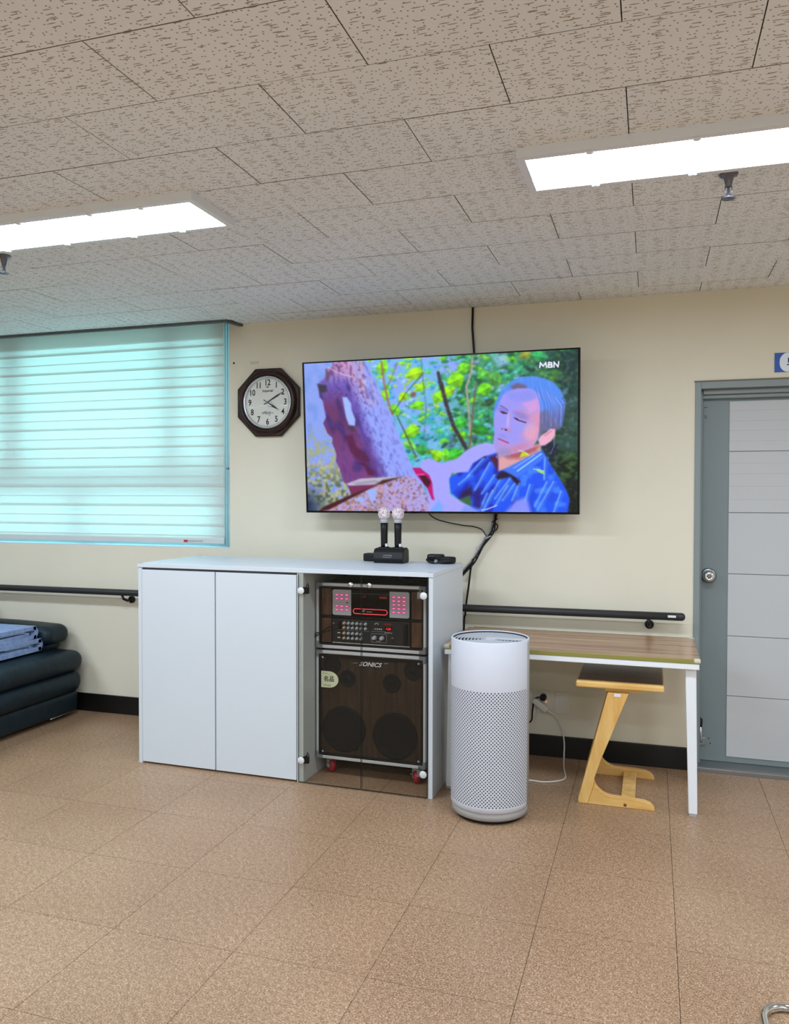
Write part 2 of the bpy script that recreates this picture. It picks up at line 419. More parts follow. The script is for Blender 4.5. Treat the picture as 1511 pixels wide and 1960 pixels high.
wb = MB()
wb.box(XL-.12, WX0, 0, .24, 0, WZ1).box(WX0, WX1, 0, .24, 0, WZ0).box(WX1, DX0, 0, .24, 0, WZ1)
wb.box(DX0, DX1, 0, .24, DZ, WZ1).box(DX1, XR+.12, 0, .24, 0, WZ1)
w = wb.build('wall_back', WALL); w['kind'] = 'structure'
for nm, a in (('wall_left', (XL-.12, XL, YF, 0, 0, 2.66)), ('wall_right', (XR, XR+.12, YF, 0, 0, 2.66)), ('wall_front', (XL-.12, XR+.12, YF-.12, YF, 0, 2.66))):
    w = MB().box(*a).build(nm, WALL); w['kind'] = 'structure'
w = MB().box(XL, DX0-.001, -.012, 0, 0, .118).build('baseboard_back', BLACKSKIRT, bevel=.003); w['kind'] = 'structure'; w['label'] = 'black vinyl skirting along the foot of the cream wall'

# ------------------------------------------------------------------ window
win = struct_root('window_1', 'white framed window behind the blind')
FYa, FYb = .15, .20
def wbar(name, x0, x1, z0, z1): return box(name, WINFRAME, win, x0, x1, FYa, FYb, z0, z1, .004)
wbar('frame_stile', WX0, WX0+.07, WZ0, WZ1); wbar('frame_stile', WX1-.16, WX1, WZ0, WZ1)
wbar('frame_rail', WX0+.07, WX1-.16, WZ0, WZ0+.05); wbar('frame_rail', WX0+.07, WX1-.16, WZ1-.12, WZ1)
wbar('transom', WX0+.07, WX1-.16, 1.45, 1.615)
wbar('mullion', -4.32, -4.16, 1.615, WZ1-.12); wbar('mullion', -3.03, -2.91, 1.615, WZ1-.12)
wbar('mullion', -3.74, -3.66, WZ0+.05, 1.45)
for a, b, c, d in ((-4.55, -4.32, 1.615, 2.5), (-4.16, -3.03, 1.615, 2.5), (-2.91, -2.667, 1.615, 2.5), (-4.55, -3.74, 1.155, 1.45), (-3.66, -2.667, 1.155, 1.45)):
    box('pane', PANE, win, a, b, .172, .177, c, d, 0)
box('sill', WINFRAME, win, WX0, WX1, .0, .15, WZ0-.001, WZ0+.006, .002)

bl = thing('roller_blind', 'pale mint banded roller blind drawn over the window', 'blind', (-3.56, .045, 1.155))
BX0, BX1 = -4.60, -2.575
pitch = .1265; ztop = 2.545
box('head_cassette', BLINDRAIL, bl, BX0, BX1, .01, .09, ztop-.004, ztop+.06, .006)
MB().box(BX0, BX1, .0445, .0455, ztop-.095, ztop).build('top_band', BAND_F, bl); MB().box(BX0, BX1, .0495, .0505, ztop-.12, ztop).build('top_band', BAND_B, bl)
z = ztop - .095
k = 0
while z > 1.17:
    z0 = max(z - .0725, 1.166)
    MB().box(BX0, BX1, .0445, .0455, z0, z).build('front_band', BAND_F, bl)
    zb1 = z - .0565; zb0 = max(zb1 - .0785, 1.166)
    if zb1 > 1.17: MB().box(BX0, BX1, .0495, .0505, zb0, zb1).build('rear_band', BAND_B, bl)
    z -= pitch; k += 1
box('bottom_rail', BLINDRAIL, bl, BX0, BX1+.004, .034, .062, 1.128, 1.166, .008, seg=3)
box('red_tab', RED, bl, -2.86, -2.83, .0325, .0345, 1.138, 1.152, 0, label='small red maker tab on the bottom rail')
box('grey_tab', LIGHTGREY, bl, -2.83, -2.72, .0328, .0345, 1.141, 1.150, 0)
MB().tube([(BX1+.008, .05, 1.12), (BX1+.008, .05, ztop)], .0022, 6).build('side_cord', LIGHTGREY, bl)
MB().tube([(BX1+.036, .03, 1.10), (BX1+.036, .03, ztop)], .0025, 6).build('pull_cord', mat('pull_cord', (150, 196, 214), .5), bl)
box('cord_clip', GREYPLASTIC, bl, BX1+.028, BX1+.044, .022, .036, 1.60, 1.612, .001)

# ------------------------------------------------------------------ ceiling lights
LW = .308; LL = 1.275
def make_light(cx, cy, label, group):
    t = thing('ceiling_light', label, 'ceiling light', (cx, cy, H-.030), 0, group)
    z0, z1 = H-.030, H; x0, x1, y0, y1 = cx-LL/2, cx+LL/2, cy-LW/2, cy+LW/2; b = .024; c = .026
    MB().box(x0, x1, y0, y0+c, z0, z1).box(x0, x1, y1-c, y1, z0, z1).box(x0, x0+b, y0+c, y1-c, z0, z1).box(x1-b, x1, y0+c, y1-c, z0, z1).build('frame', LAMPWHITE, t)
    MB().add([(x0+b, y0+c, z0+.003), (x0+b, y1-c, z0+.003), (x1-b, y1-c, z0+.003), (x1-b, y0+c, z0+.003)], [(0, 1, 2, 3)]).build('diffuser', DIFFUSER, t)
    for s in (-.42, -.12, .2, .42):
        for yy in (y0+.020, y1-.020):
            MB().lathe([(.013, 0), (.013, -.003), (.008, -.006), (0, -.0065)], (cx+s, yy, z0), 'z', 14).build('clip', LAMPWHITE, t)
    return t
LB = [(-.401+LL/2, -1.853, 'long white ceiling light at the right, above the television side of the room'),
      (-1.530-LL/2, -1.853, 'long white ceiling light at the left, nearest the window')]
protoL = make_light(*LB[0], 'ceiling light panels')
dup(protoL, (LB[1][0], LB[1][1], H-.030), LB[1][2])
for cy, rw in ((-4.35, 'middle'), (-6.6, 'rear')):
    for cx, cl in ((-4.53, 'far left'), (-2.143, 'left'), (.250, 'right'), (2.643, 'far right')):  # unseen lamps added for lighting, outer columns for fill
        dup(protoL, (cx, cy, H-.030), 'long white ceiling light out of view, %s of the %s row' % (cl, rw))
for cx in (-4.53, 2.643): dup(protoL, (cx, -1.853, H-.030), 'long white ceiling light out of view, added for fill at the '+('left' if cx < 0 else 'right'))  # unseen end lamps added to brighten the back wall

def sprinkler(x, y, label):
    t = thing('sprinkler', label, 'sprinkler', (x, y, H), 0, 'ceiling sprinklers')
    MB().lathe([(.03, 0), (.028, -.006), (.016, -.010), (.012, -.03), (.009, -.042)], (x, y, H), 'z', 20).build('body', SPRINK, t)
    MB().lathe([(.004, -.042), (.005, -.07), (.008, -.074)], (x, y, H), 'z', 10).build('stem', SPRINK, t)
    for s in (-1, 1): MB().tube([(x+s*.009, y, H-.036), (x+s*.011, y, H-.055), (x+s*.004, y, H-.073)], .002, 6).build('arm', SPRINK, t)
    MB().lathe([(0, -.074), (.022, -.078), (.021, -.081), (0, -.080)], (x, y, H), 'z', 18).build('deflector', SPRINK, t)
    return t
s1 = sprinkler(.233, -1.60, 'grey sprinkler head hanging below the right ceiling light')
dup(s1, (-2.735, -1.59, H), 'grey sprinkler head cut by the left edge of the photo, below the left ceiling light')

# ------------------------------------------------------------------ door
dr = struct_root('door_1', 'grey steel door with a light grey panelled face')
fw = .030
MB().box(DX0, DX0+fw, -.006, .15, 0, DZ).build('jamb', FRAME, dr, bevel=.002)
MB().box(DX1-fw, DX1, -.006, .15, 0, DZ).build('jamb', FRAME, dr, bevel=.002)
MB().box(DX0+fw, DX1-fw, -.006, .15, DZ-.036, DZ).build('header', FRAME, dr, bevel=.002)
MB().box(DX0-.004, DX1+.004, -.009, 0, DZ, DZ+.006).build('head_bead', mat('brown_bead', (120, 108, 88), .6), dr)
MB().box(DX0+fw, DX0+fw+.012, .05, .15, .03, DZ-.036).build('door_stop', FRAME, dr)
MB().box(DX0+fw+.012, DX1-fw, .035, .088, DZ-.062, DZ-.036).build('door_stop', FRAME, dr, bevel=.003)
MB().box(DX0+fw+.012, DX1-fw, .055, .088, DZ-.082, DZ-.062).build('door_stop', FRAME, dr, bevel=.003)
leaf = MB().box(DX0+fw+.013, DX1-fw-.003, .090, .130, .032, DZ-.08).build('door_leaf', LEAF, dr, bevel=.003)
PX0 = .386
zs = [.062, .386, .703, 1.030, 1.352, 1.672, 1.936]
for a, b in zip(zs[:-1], zs[1:]):
    MB().box(PX0, DX1-fw-.03, .085, .0905, a+.0015, b-.0015).build('door_panel', DOORPANEL, leaf, bevel=.002)
for zz in (1.725, 1.78, 1.83, 1.885, 1.42, 1.49, 1.555, 1.61):
    MB().box(PX0, DX1-fw-.03, .0846, .0853, zz, zz+.0014).build('panel_groove', mat('groove', (168, 170, 173), .6), leaf)
kx, kz = .291, 1.018
MB().lathe([(.040, 0), (.040, .003), (.034, .007), (.030, .009)], (kx, .09, kz), 'y', 32).build('knob_rosette', STEEL, leaf)
MB().lathe([(.013, .008), (.012, .03), (.024, .038), (.029, .050), (.027, .062), (.020, .068), (.012, .069), (.011, .067), (0, .067)], (kx, .09, kz), 'y', 32).build('knob', CHROME, leaf)
MB().lathe([(.007, .067), (.007, .0695), (0, .0695)], (kx, .09, kz), 'y', 16).build('keyhole', GREYPLASTIC, leaf)
MB().tube([(.255, .07, .235), (.262, .062, .135)], [.007, .008], 10).build('door_holder_arm', CHROME, leaf)
box('door_holder_plate', STEEL, leaf, .240, .285, .080, .0905, .115, .155, .003)
MB().lathe([(.012, -.02), (.014, 0), (.014, .018), (.008, .026)], (.254, .071, .235), 'z', 14).build('door_holder_foot', BLACK_SOFT, leaf)
for px, pz in ((.300, .150), (.308, .125)): MB().lathe([(.0035, 0), (.0025, .0015), (0, .002)], (px, .09, pz), 'y', 8).build('screw', BLACK, leaf)
for pz in (1.905, 1.86, 1.85): box('label_mark', BLACK, leaf, .262, .276, .0890, .0905, pz, pz+.003, 0)
MB().prism([(-.012, 0), (-.012, .020), (-.004, .026), (.13, .034), (.13, 0)], 'yz', DX0+.001, DX1-.001).build('threshold', mat('stainless_threshold', (150, 152, 152), .32, .8), dr, bevel=.0012)

sg = thing('door_sign', 'blue and white sign above the grey door', 'sign', (.75, 0, 2.06))
sx0, sx1, sz0, sz1 = .587, .93, 2.064, 2.161
MB().box(sx0, sx1, -.004, 0, sz0, sz1).build('board', BLUE, sg, bevel=.001)
ov = [(.760 + .150*math.copysign(abs(math.cos(a))**.75, math.cos(a)), 2.1125 + .066*math.copysign(abs(math.sin(a))**.75, math.sin(a))) for a in [2*PI*i/48 for i in range(48)]]
ov = [(min(max(x, sx0), sx1), min(max(z_, sz0+.001), sz1-.001)) for x, z_ in ov]
MB().prism(ov, 'xz', -.0048, -.0039).build('white_oval', SIGNWHITE, sg)
text('sign_text', '\ubcf4', NAVYINK, sg, .664, -.0050, 2.111, .048, .0006, bold=.0012)

# ------------------------------------------------------------------ wall things
tv = thing('television', 'large wall mounted television showing a man sawing a tree trunk', 'television', (-1.18, 0, 1.337))
TL, TR, BR, BL = Vector((-1.911, -.23, 2.198)), Vector((-.355, -.23, 2.201)), Vector((-.359, -.17, 1.341)), Vector((-1.911, -.17, 1.339))
ex = (TR - TL).normalized(); ez = ((TL + TR) - (BL + BR)).normalized(); ey = ex.cross(ez) * -1.0   # ey points away from viewer? fixed below
if ey.y < 0: ey = -ey
def tvp(u, v, d=0.0):
    a = TL.lerp(TR, u); b = BL.lerp(BR, u); return a.lerp(b, v) + ey * d
def tvbox(u0, u1, v0, v1, d0, d1):
    vs = [tvp(u, v, d) for d in (d0, d1) for u, v in ((u0, v0), (u1, v0), (u1, v1), (u0, v1))]
    return MB().add(vs, [(0, 1, 2, 3), (7, 6, 5, 4), (0, 4, 5, 1), (1, 5, 6, 2), (2, 6, 7, 3), (3, 7, 4, 0)])
tvbox(0, 1, 0, 1, .003, .03).build('back_shell', BLACK, tv)
tvbox(.15, .85, .3, .95, .03, .055).build('rear_housing', BLACK, tv)
bz = .0065
fr = MB()
for a in ((0, 1, 0, bz*1.4), (0, 1, 1-bz*2.0, 1), (0, bz, bz*1.4, 1-bz*2.0), (1-bz, 1, bz*1.4, 1-bz*2.0)):
    q = tvbox(*a, -.002, .004); fr.add(q.v, q.f)
fr.build('bezel', BLACKGLOSS, tv)
MB().box(-1.38, -.88, -.150, -.0005, 1.65, 1.88).build('wall_bracket', BLACK, tv)

# the moving picture on the screen, painted as colours on a fine grid
NW, NH = 520, 292
uu, vv = np.meshgrid(np.linspace(bz, 1-bz, NW), np.linspace(bz*1.4, 1-bz*2.0, NH))
def homography(dst):
    src = [(0, 0), (1, 0), (1, 1), (0, 1)]; A = []; b = []
    for (x, y), (X, Y) in zip(src, dst):
        A += [[x, y, 1, 0, 0, 0, -X*x, -X*y], [0, 0, 0, x, y, 1, -Y*x, -Y*y]]; b += [X, Y]
    return np.append(np.linalg.solve(np.array(A, float), np.array(b, float)), 1).reshape(3, 3)
Hm = homography([(579, 694), (1112, 665), (1109, 985), (587, 981)])
den = Hm[2, 0]*uu + Hm[2, 1]*vv + 1
PXX = (Hm[0, 0]*uu + Hm[0, 1]*vv + Hm[0, 2]) / den; PYY = (Hm[1, 0]*uu + Hm[1, 1]*vv + Hm[1, 2]) / den
img = np.zeros((NH, NW, 3)); rng = np.random.default_rng(7)
def fa(x, y): return (575 + x/5.596, 660 + y/5.596)
def fb(x, y): return (845 + x/5.4945, 660 + y/5.4945)
def fc(x, y): return (560 + x/2.651, 640 + y/2.651)
def sdist(poly, X, Y):
    d = np.full(X.shape, 1e9); ins = np.zeros(X.shape, bool); n = len(poly)
    for i in range(n):
        x0, y0 = poly[i]; x1, y1 = poly[(i+1) % n]; ex_, ey_ = x1-x0, y1-y0
        t = np.clip(((X-x0)*ex_ + (Y-y0)*ey_) / (ex_*ex_+ey_*ey_+1e-9), 0, 1)
        d = np.minimum(d, np.hypot(X-x0-t*ex_, Y-y0-t*ey_))
        c = ((y0 > Y) != (y1 > Y)) & (X < (x1-x0)*(Y-y0)/(y1-y0+1e-12)+x0); ins ^= c
    return np.where(ins, d, -d)
def window(x0, x1, y0, y1):
    return (PXX > x0) & (PXX < x1) & (PYY > y0) & (PYY < y1)
def poly(pts, c, soft=1.0, alpha=1.0, mask=None):
    pts = list(pts); xs = [p[0] for p in pts]; ys = [p[1] for p in pts]
    m = window(min(xs)-soft-1, max(xs)+soft+1, min(ys)-soft-1, max(ys)+soft+1)
    if not m.any(): return
    X, Y = PXX[m], PYY[m]
    a = np.clip(sdist(pts, X, Y)/(2*soft)+.5, 0, 1)*alpha
    if mask is not None: a = a*mask[m]
    img[m] = img[m]*(1-a[:, None]) + np.array(c, float)*a[:, None]
def ell(cx, cy, rx, ry, ang, c, soft=.8, alpha=1.0, mask=None):
    R = max(rx, ry)+2; m = window(cx-R, cx+R, cy-R, cy+R)
    if not m.any(): return
    dx, dy = PXX[m]-cx, PYY[m]-cy; ca, sa = math.cos(ang), math.sin(ang)
    q = np.hypot((dx*ca+dy*sa)/rx, (-dx*sa+dy*ca)/ry)
    a = np.clip((1-q)*min(rx, ry)/soft + .5, 0, 1)*alpha
    if mask is not None: a = a*mask[m]
    img[m] = img[m]*(1-a[:, None]) + np.array(c, float)*a[:, None]
def leaf(cx, cy, rx, ry, ang, c, soft=.8, alpha=1.0):
    R = max(rx, ry)+2; m = window(cx-R, cx+R, cy-R, cy+R)
    if not m.any(): return
    dx, dy = PXX[m]-cx, PYY[m]-cy; ca, sa = math.cos(ang), math.sin(ang)
    u = (dx*ca+dy*sa)/rx; v = (-dx*sa+dy*ca)/ry
    edge_ = (1-u*u)*(1+.25*u) - np.abs(v)
    a = np.clip(edge_*ry/soft + .5, 0, 1)*alpha*(np.abs(u) < 1)
    tone = np.where(v < 0, 1.1, .86) + .12*np.sin(u*5+cx)
    tone = np.where(np.abs(v) < .10, 1.25, tone)
    col = np.clip(np.array(c, float)[None, :]*tone[:, None], 0, 255)
    img[m] = img[m]*(1-a[:, None]) + col*a[:, None]
def blur(n=1):
    for _ in range(n):
        P = np.pad(img, ((1, 1), (1, 1), (0, 0)), 'edge')
        img[:] = (P[1:-1, 1:-1]*2 + P[:-2, 1:-1] + P[2:, 1:-1] + P[1:-1, :-2] + P[1:-1, 2:])/6
def stroke(pts, w_, c, soft=.6, alpha=1.0):
    for (x0, y0), (x1, y1) in zip(pts[:-1], pts[1:]):
        m = window(min(x0, x1)-w_-2, max(x0, x1)+w_+2, min(y0, y1)-w_-2, max(y0, y1)+w_+2)
        if not m.any(): continue
        X, Y = PXX[m], PYY[m]; ex_, ey_ = x1-x0, y1-y0
        t = np.clip(((X-x0)*ex_+(Y-y0)*ey_)/(ex_*ex_+ey_*ey_+1e-9), 0, 1)
        a = np.clip((w_-np.hypot(X-x0-t*ex_, Y-y0-t*ey_))/soft+.5, 0, 1)*alpha
        img[m] = img[m]*(1-a[:, None]) + np.array(c, float)*a[:, None]
def vnoise(sc, seed, stretch=(1, 1), ang=0.0):
    r = np.random.default_rng(seed); g = r.random((160, 160)); ca, sa = math.cos(ang), math.sin(ang)
    X = ((PXX-560)*ca + (PYY-640)*sa)/sc/stretch[0] + 50; Y = (-(PXX-560)*sa + (PYY-640)*ca)/sc/stretch[1] + 50
    xi, yi = np.floor(X).astype(int), np.floor(Y).astype(int); fx, fy = X-xi, Y-yi; fx = fx*fx*(3-2*fx); fy = fy*fy*(3-2*fy)
    G = lambda a, b: g[a % 160, b % 160]
    return (G(yi, xi)*(1-fx)+G(yi, xi+1)*fx)*(1-fy) + (G(yi+1, xi)*(1-fx)+G(yi+1, xi+1)*fx)*fy
def lerp_into(a, c):
    img[:] = img*(1-a[..., None]) + np.array(c, float)*a[..., None]
# --- foliage behind
img[:] = (112, 186, 236)
lerp_into(np.clip((PXX-850)/60, 0, 1), (64, 150, 110)); lerp_into(np.clip((PXX-1010)/70, 0, 1), (34, 64, 60))
lerp_into(np.clip((vnoise(14, 3)-.45)*3, 0, 1)*np.clip((PYY-770)/50, 0, 1)*np.clip((1010-PXX)/40, 0, 1), (40, 176, 160))
lerp_into(np.clip((vnoise(12, 5)-.5)*4, 0, 1)*np.clip((PXX-840)/40, 0, 1)*np.clip((1040-PXX)/40, 0, 1), (24, 92, 60))
lerp_into(np.clip((vnoise(20, 9)-.4)*3, 0, 1)*np.clip((850-PXX)/40, 0, 1), (138, 168, 255))
poly([fb(0, 150), fb(180, 160), fb(250, 260), fb(120, 290), fb(0, 290)], (140, 170, 255), 5)
for i in range(900):
    x, y = rng.uniform(700, 1112), rng.uniform(665, 910)
    a = rng.uniform(-.9, .5); L = rng.uniform(2.5, 8); q = rng.random()
    if x < 845: cs = [(160, 230, 20), (90, 210, 60), (60, 190, 190), (150, 190, 255), (40, 160, 120), (190, 235, 10), (60, 150, 240)]
    elif x < 1000: cs = [(70, 190, 50), (120, 225, 20), (40, 150, 80), (90, 200, 210), (24, 100, 50), (130, 170, 250), (60, 200, 140)]
    else: cs = [(40, 110, 60), (60, 140, 60), (24, 60, 50), (80, 130, 150), (20, 44, 40), (50, 120, 80), (96, 140, 60)]
    c = cs[int(q*len(cs))]
    if x > 1040 and y > 770: c = tuple(v*.45 for v in c); L *= 1.3
    if y > 820 and x < 960 and q > .6: c = tuple(v*.6 for v in c)
    leaf(x, y, L*1.25, L*rng.uniform(.4, .7), a, c, 1.0, .85)
for (x, y, rx, ry, an, c) in ((1220, 310, 90, 55, -.3, (160, 230, 0)), (880, 240, 50, 80, .2, (130, 225, 20)), (1100, 560, 50, 40, -.8, (170, 230, 0)), (1480, 560, 50, 70, .6, (130, 230, 10)), (1250, 650, 70, 40, -.3, (120, 220, 20)),
                              (1180, 940, 90, 55, -.5, (130, 215, 20)), (900, 540, 50, 60, .4, (140, 220, 30)), (1000, 690, 60, 50, .3, (110, 210, 40)), (1290, 460, 50, 36, -.4, (150, 230, 10)), (1170, 1080, 70, 36, .4, (110, 200, 70)), (1300, 1130, 60, 50, 0, (50, 150, 60)), (1460, 1180, 60, 50, .6, (140, 220, 20))):
    p = fa(x, y); leaf(p[0], p[1], rx/4.6, ry/5.0, an, c, 1.4)
for (x, y, rx, ry, an, c) in ((150, 370, 80, 70, -.4, (130, 225, 10)), (60, 500, 80, 50, -.5, (150, 230, 0)), (230, 250, 70, 50, -.6, (110, 215, 20)), (450, 470, 70, 60, -.5, (110, 215, 20)), (490, 610, 70, 34, -.3, (34, 80, 50)), (330, 590, 40, 26, -.5, (120, 210, 30)), (400, 900, 90, 44, .2, (30, 130, 30)),
                              (210, 960, 40, 40, -.6, (120, 220, 20)), (200, 820, 60, 60, -.4, (60, 190, 60)), (130, 1160, 90, 50, -.4, (60, 190, 40)), (40, 1160, 40, 60, 0, (110, 220, 40)), (1030, 120, 90, 50, .2, (50, 170, 90)), (880, 110, 60, 40, -.3, (140, 150, 60)), (1200, 300, 80, 36, 0, (70, 140, 60)), (560, 360, 70, 70, .5, (80, 160, 60)), (440, 320, 60, 40, -.5, (90, 200, 60))):
    p = fb(x, y); leaf(p[0], p[1], rx/4.5, ry/4.9, an, c, 1.4)
poly([fb(540, 120), fb(680, 90), fb(720, 200), fb(600, 230)], (160, 200, 250), 5, .8)
poly([fb(1080, 140), fb(1440, 90), fb(1440, 460), fb(1280, 380)], (30, 50, 54), 14, .6); poly([fb(1190, 1150), fb(1450, 1250), fb(1450, 1800), fb(1330, 1800), fb(1310, 1560)], (10, 14, 12), 9, .95)
poly([fb(1240, 560), fb(1450, 560), fb(1450, 1080), fb(1230, 1060)], (60, 92, 80), 14, .6)
poly([fb(1040, 1040), fb(1230, 1050), fb(1240, 1280), fb(1180, 1300), fb(1060, 1130)], (18, 24, 50), 5, .95)
for i in range(26):
    p = fb(rng.uniform(1190, 1440), rng.uniform(1150, 1420)); ell(p[0], p[1], rng.uniform(3, 8), rng.uniform(2, 4), rng.uniform(-.6, .6), (54, 92, 40), 1.5, .8)
stroke([fa(870, 180), fa(900, 420), fa(945, 620), fa(985, 750)], 1.9, (150, 110, 100)); stroke([fa(1040, 190), fa(990, 330), fa(925, 470)], .9, (120, 110, 60)); stroke([fa(1320, 305), fa(1130, 520), fa(990, 740)], .8, (40, 70, 60))
stroke([fa(1295, 150), fa(1320, 400), fa(1350, 700), fa(1320, 1020)], .8, (80, 110, 120)); stroke([fa(1040, 770), fa(1130, 960), fa(1240, 1200)], 1.0, (60, 50, 60)); stroke([fa(1480, 300), fa(1511, 470)], 3.0, (50, 40, 60))
stroke([fb(330, 110), fb(320, 280), fb(265, 440), fb(290, 700), fb(315, 1050)], 2.2, (170, 160, 150)); stroke([fb(370, 380), fb(340, 640), fb(310, 1000), fb(290, 1090)], 1.5, (110, 90, 70)); stroke([fb(0, 400), fb(50, 620), fb(130, 860), fb(260, 1090)], 3.6, (52, 42, 50)); stroke([fb(430, 110), fb(340, 230)], .8, (150, 150, 160))
for (x, y) in ((1210, 535),): p = fa(x, y); ell(p[0], p[1], 6, 5, -.6, (130, 90, 100), 1.2)
lerp_into(np.clip((vnoise(3.2, 90)-.6)*3, 0, 1)*.25, (190, 225, 235)); lerp_into(np.clip((vnoise(4.0, 91)-.6)*3, 0, 1)*.3*np.clip((PXX-800)/80, 0, 1), (20, 60, 50))
blur(1)
# --- tree trunk
right = [(700, 180), (760, 280), (800, 370), (850, 480), (900, 600), (990, 770), (1030, 900), (1080, 1030), (1130, 1150), (1180, 1270), (1240, 1390), (1300, 1500), (1350, 1600), (1400, 1700), (1430, 1790)]
edge = [(350, 180), (340, 240), (270, 260), (285, 320), (190, 420), (205, 560), (240, 600), (260, 700), (275, 780), (245, 840), (270, 900), (290, 950), (345, 1000), (340, 1060), (365, 1110), (385, 1180), (380, 1250), (420, 1330), (440, 1400), (460, 1460), (520, 1540), (540, 1620)]
TRUNK = [fa(*p) for p in ([(20, 170)] + right + [(60, 1800)])]
tm = np.clip(sdist(TRUNK, PXX, PYY)/2+.5, 0, 1)
barkL = vnoise(9, 21, (1, 2.4), -.3); barkF = vnoise(3, 22, (1, 2), -.35)
poly(TRUNK, (150, 166, 255), 1)
AX = (PXX-575)*5.596; AY = (PYY-660)*5.596
s_ = AX - (330 + .36*(AY-180))                               # distance across the trunk
lerp_into(tm*np.clip((330-s_)/170, 0, 1)*np.clip((700-AY)/500, .0, 1), (206, 150, 196))
lerp_into(tm*np.clip((barkF-.50)*2.6, 0, 1)*np.clip((420-s_)/150, 0, 1)*np.clip((760-AY)/400, 0, 1)*.85, (140, 80, 120))
lerp_into(tm*np.clip((barkL-.42)*2.6, 0, 1)*np.clip((380-s_)/100, 0, 1)*np.clip((s_-170)/90, 0, 1)*np.clip((700-AY)/300, 0, 1)*.8, (236, 170, 150))
lerp_into(tm*np.clip((190-s_)/120, 0, 1)*np.clip((AY-250)/200, 0, 1), (108, 84, 186))
lerp_into(tm*np.clip((60-s_)/70, 0, 1)*np.clip((AY-430)/250, 0, 1), (108, 50, 104))
lerp_into(tm*np.clip((150-s_)/150, 0, 1)*np.clip((AY-900)/300, 0, 1)*.9, (124, 62, 132))
lerp_into(tm*np.clip((barkL-.5)*3, 0, 1)*np.clip((170-s_)/60, 0, 1)*np.clip((AY-260)/120, 0, 1)*.7, (56, 34, 108))
lerp_into(tm*np.clip((barkF-.55)*3, 0, 1)*np.clip((460-s_)/180, 0, 1)*.45, (70, 60, 150))
lerp_into(tm*np.clip((vnoise(4, 30, (1, 3), -.35)-.72)*7, 0, 1)*np.clip((s_-200)/80, 0, 1)*.6, (110, 120, 210))
poly([fa(*p) for p in ((480, 980), (560, 960), (600, 1090), (700, 1170), (750, 1240), (700, 1260), (610, 1230), (540, 1150))], (88, 22, 70), 2.2, .95)
poly([fa(*p) for p in ((610, 1260), (680, 1260), (790, 1360), (780, 1410), (720, 1390), (690, 1310))], (86, 20, 66), 1.6, .95)
poly([fa(*p) for p in ((490, 870), (560, 880), (600, 930), (550, 930))], (70, 50, 70), 1.2, .9)
for i in range(150):
    x, y = rng.uniform(280, 760), rng.uniform(260, 1500)
    if 330+.36*(y-180) - 130 < x < 330+.36*(y-180)+330:
        p = fa(x, y); ell(p[0], p[1], rng.uniform(.5, 2.2), rng.uniform(.5, 1.6), rng.uniform(0, 3), (84, 40, 100), .8, .75)
poly([fa(*p) for p in ((450, 560), (500, 560), (545, 630), (550, 700), (590, 800), (585, 870), (520, 860), (490, 780), (470, 680))], (160, 186, 255), 1.2)
poly([fa(*p) for p in ((640, 330), (720, 390), (730, 470), (690, 440))], (190, 190, 250), 2.5, .7)
# pale bark at the left
LB_ = [fa(*p) for p in ([(10, 170)] + edge + [(230, 1800), (20, 1800)])]
lm = np.clip(sdist(LB_, PXX, PYY)/1.6+.5, 0, 1)
poly(LB_, (140, 164, 244), .8)
lerp_into(lm*np.clip((vnoise(11, 40, (1, 1.6))-.45)*3, 0, 1)*.6, (110, 150, 232))
lerp_into(lm*np.clip((vnoise(6, 41)-.42)*4, 0, 1)*np.clip((AY-850)/250, 0, 1)*.9, (164, 172, 128))
lerp_into(lm*np.clip((vnoise(4, 42)-.5)*5, 0, 1)*np.clip((AY-1050)/250, 0, 1)*.8, (196, 190, 140))
lerp_into(lm*np.clip((vnoise(5, 43)-.5)*5, 0, 1)*np.clip((AY-1250)/250, 0, 1)*.85, (84, 96, 66))
lerp_into(lm*np.clip((AY-1450)/260, 0, 1)*np.clip((330-AX)/240, 0, 1), (34, 50, 78))
stroke([fa(300, 240), fa(400, 300), fa(560, 345)], .8, (236, 190, 210)); poly([fa(180, 420), fa(280, 430), fa(290, 500), fa(210, 520)], (48, 44, 56), 2, .9)
poly([fa(270, 260), fa(330, 300), fa(300, 400), fa(270, 380)], (90, 60, 100), 2, .8)
# stump below the cut, saw, cut line
ST = [fa(*p) for p in ((300, 1740), (560, 1600), (820, 1500), (1090, 1415), (1180, 1400), (1300, 1500), (1430, 1800), (200, 1800))]
sm_ = np.clip(sdist(ST, PXX, PYY)/1.6+.5, 0, 1)
poly(ST, (176, 166, 236), .8)
lerp_into(sm_*np.clip((vnoise(3.2, 51)-.5)*5, 0, 1)*.75*np.clip((1350-AX)/300, .25, 1), (206, 150, 150))
lerp_into(sm_*np.clip((vnoise(2.6, 52)-.66)*7, 0, 1)*.8, (120, 70, 66)); lerp_into(sm_*np.clip((vnoise(5, 53)-.55)*5, 0, 1)*.7*np.clip((950-AX)/200, 0, 1), (150, 120, 84))
poly([fa(*p) for p in ((700, 1560), (820, 1530), (800, 1660), (760, 1690))], (160, 180, 250), 1.2); poly([fa(*p) for p in ((580, 1650), (660, 1620), (690, 1680), (640, 1690))], (164, 180, 250), 1.2)
poly([fa(*p) for p in ((510, 1520), (760, 1500), (830, 1505), (560, 1610))], (118, 40, 80), 1, .9)
poly([fa(*p) for p in ((830, 1500), (560, 1600), (260, 1730), (200, 1780), (300, 1770), (580, 1625))], (70, 20, 24), .9)
poly([fa(*p) for p in ((490, 1490), (640, 1435), (800, 1425), (1100, 1410), (870, 1495), (520, 1510))], (190, 186, 206), .7)
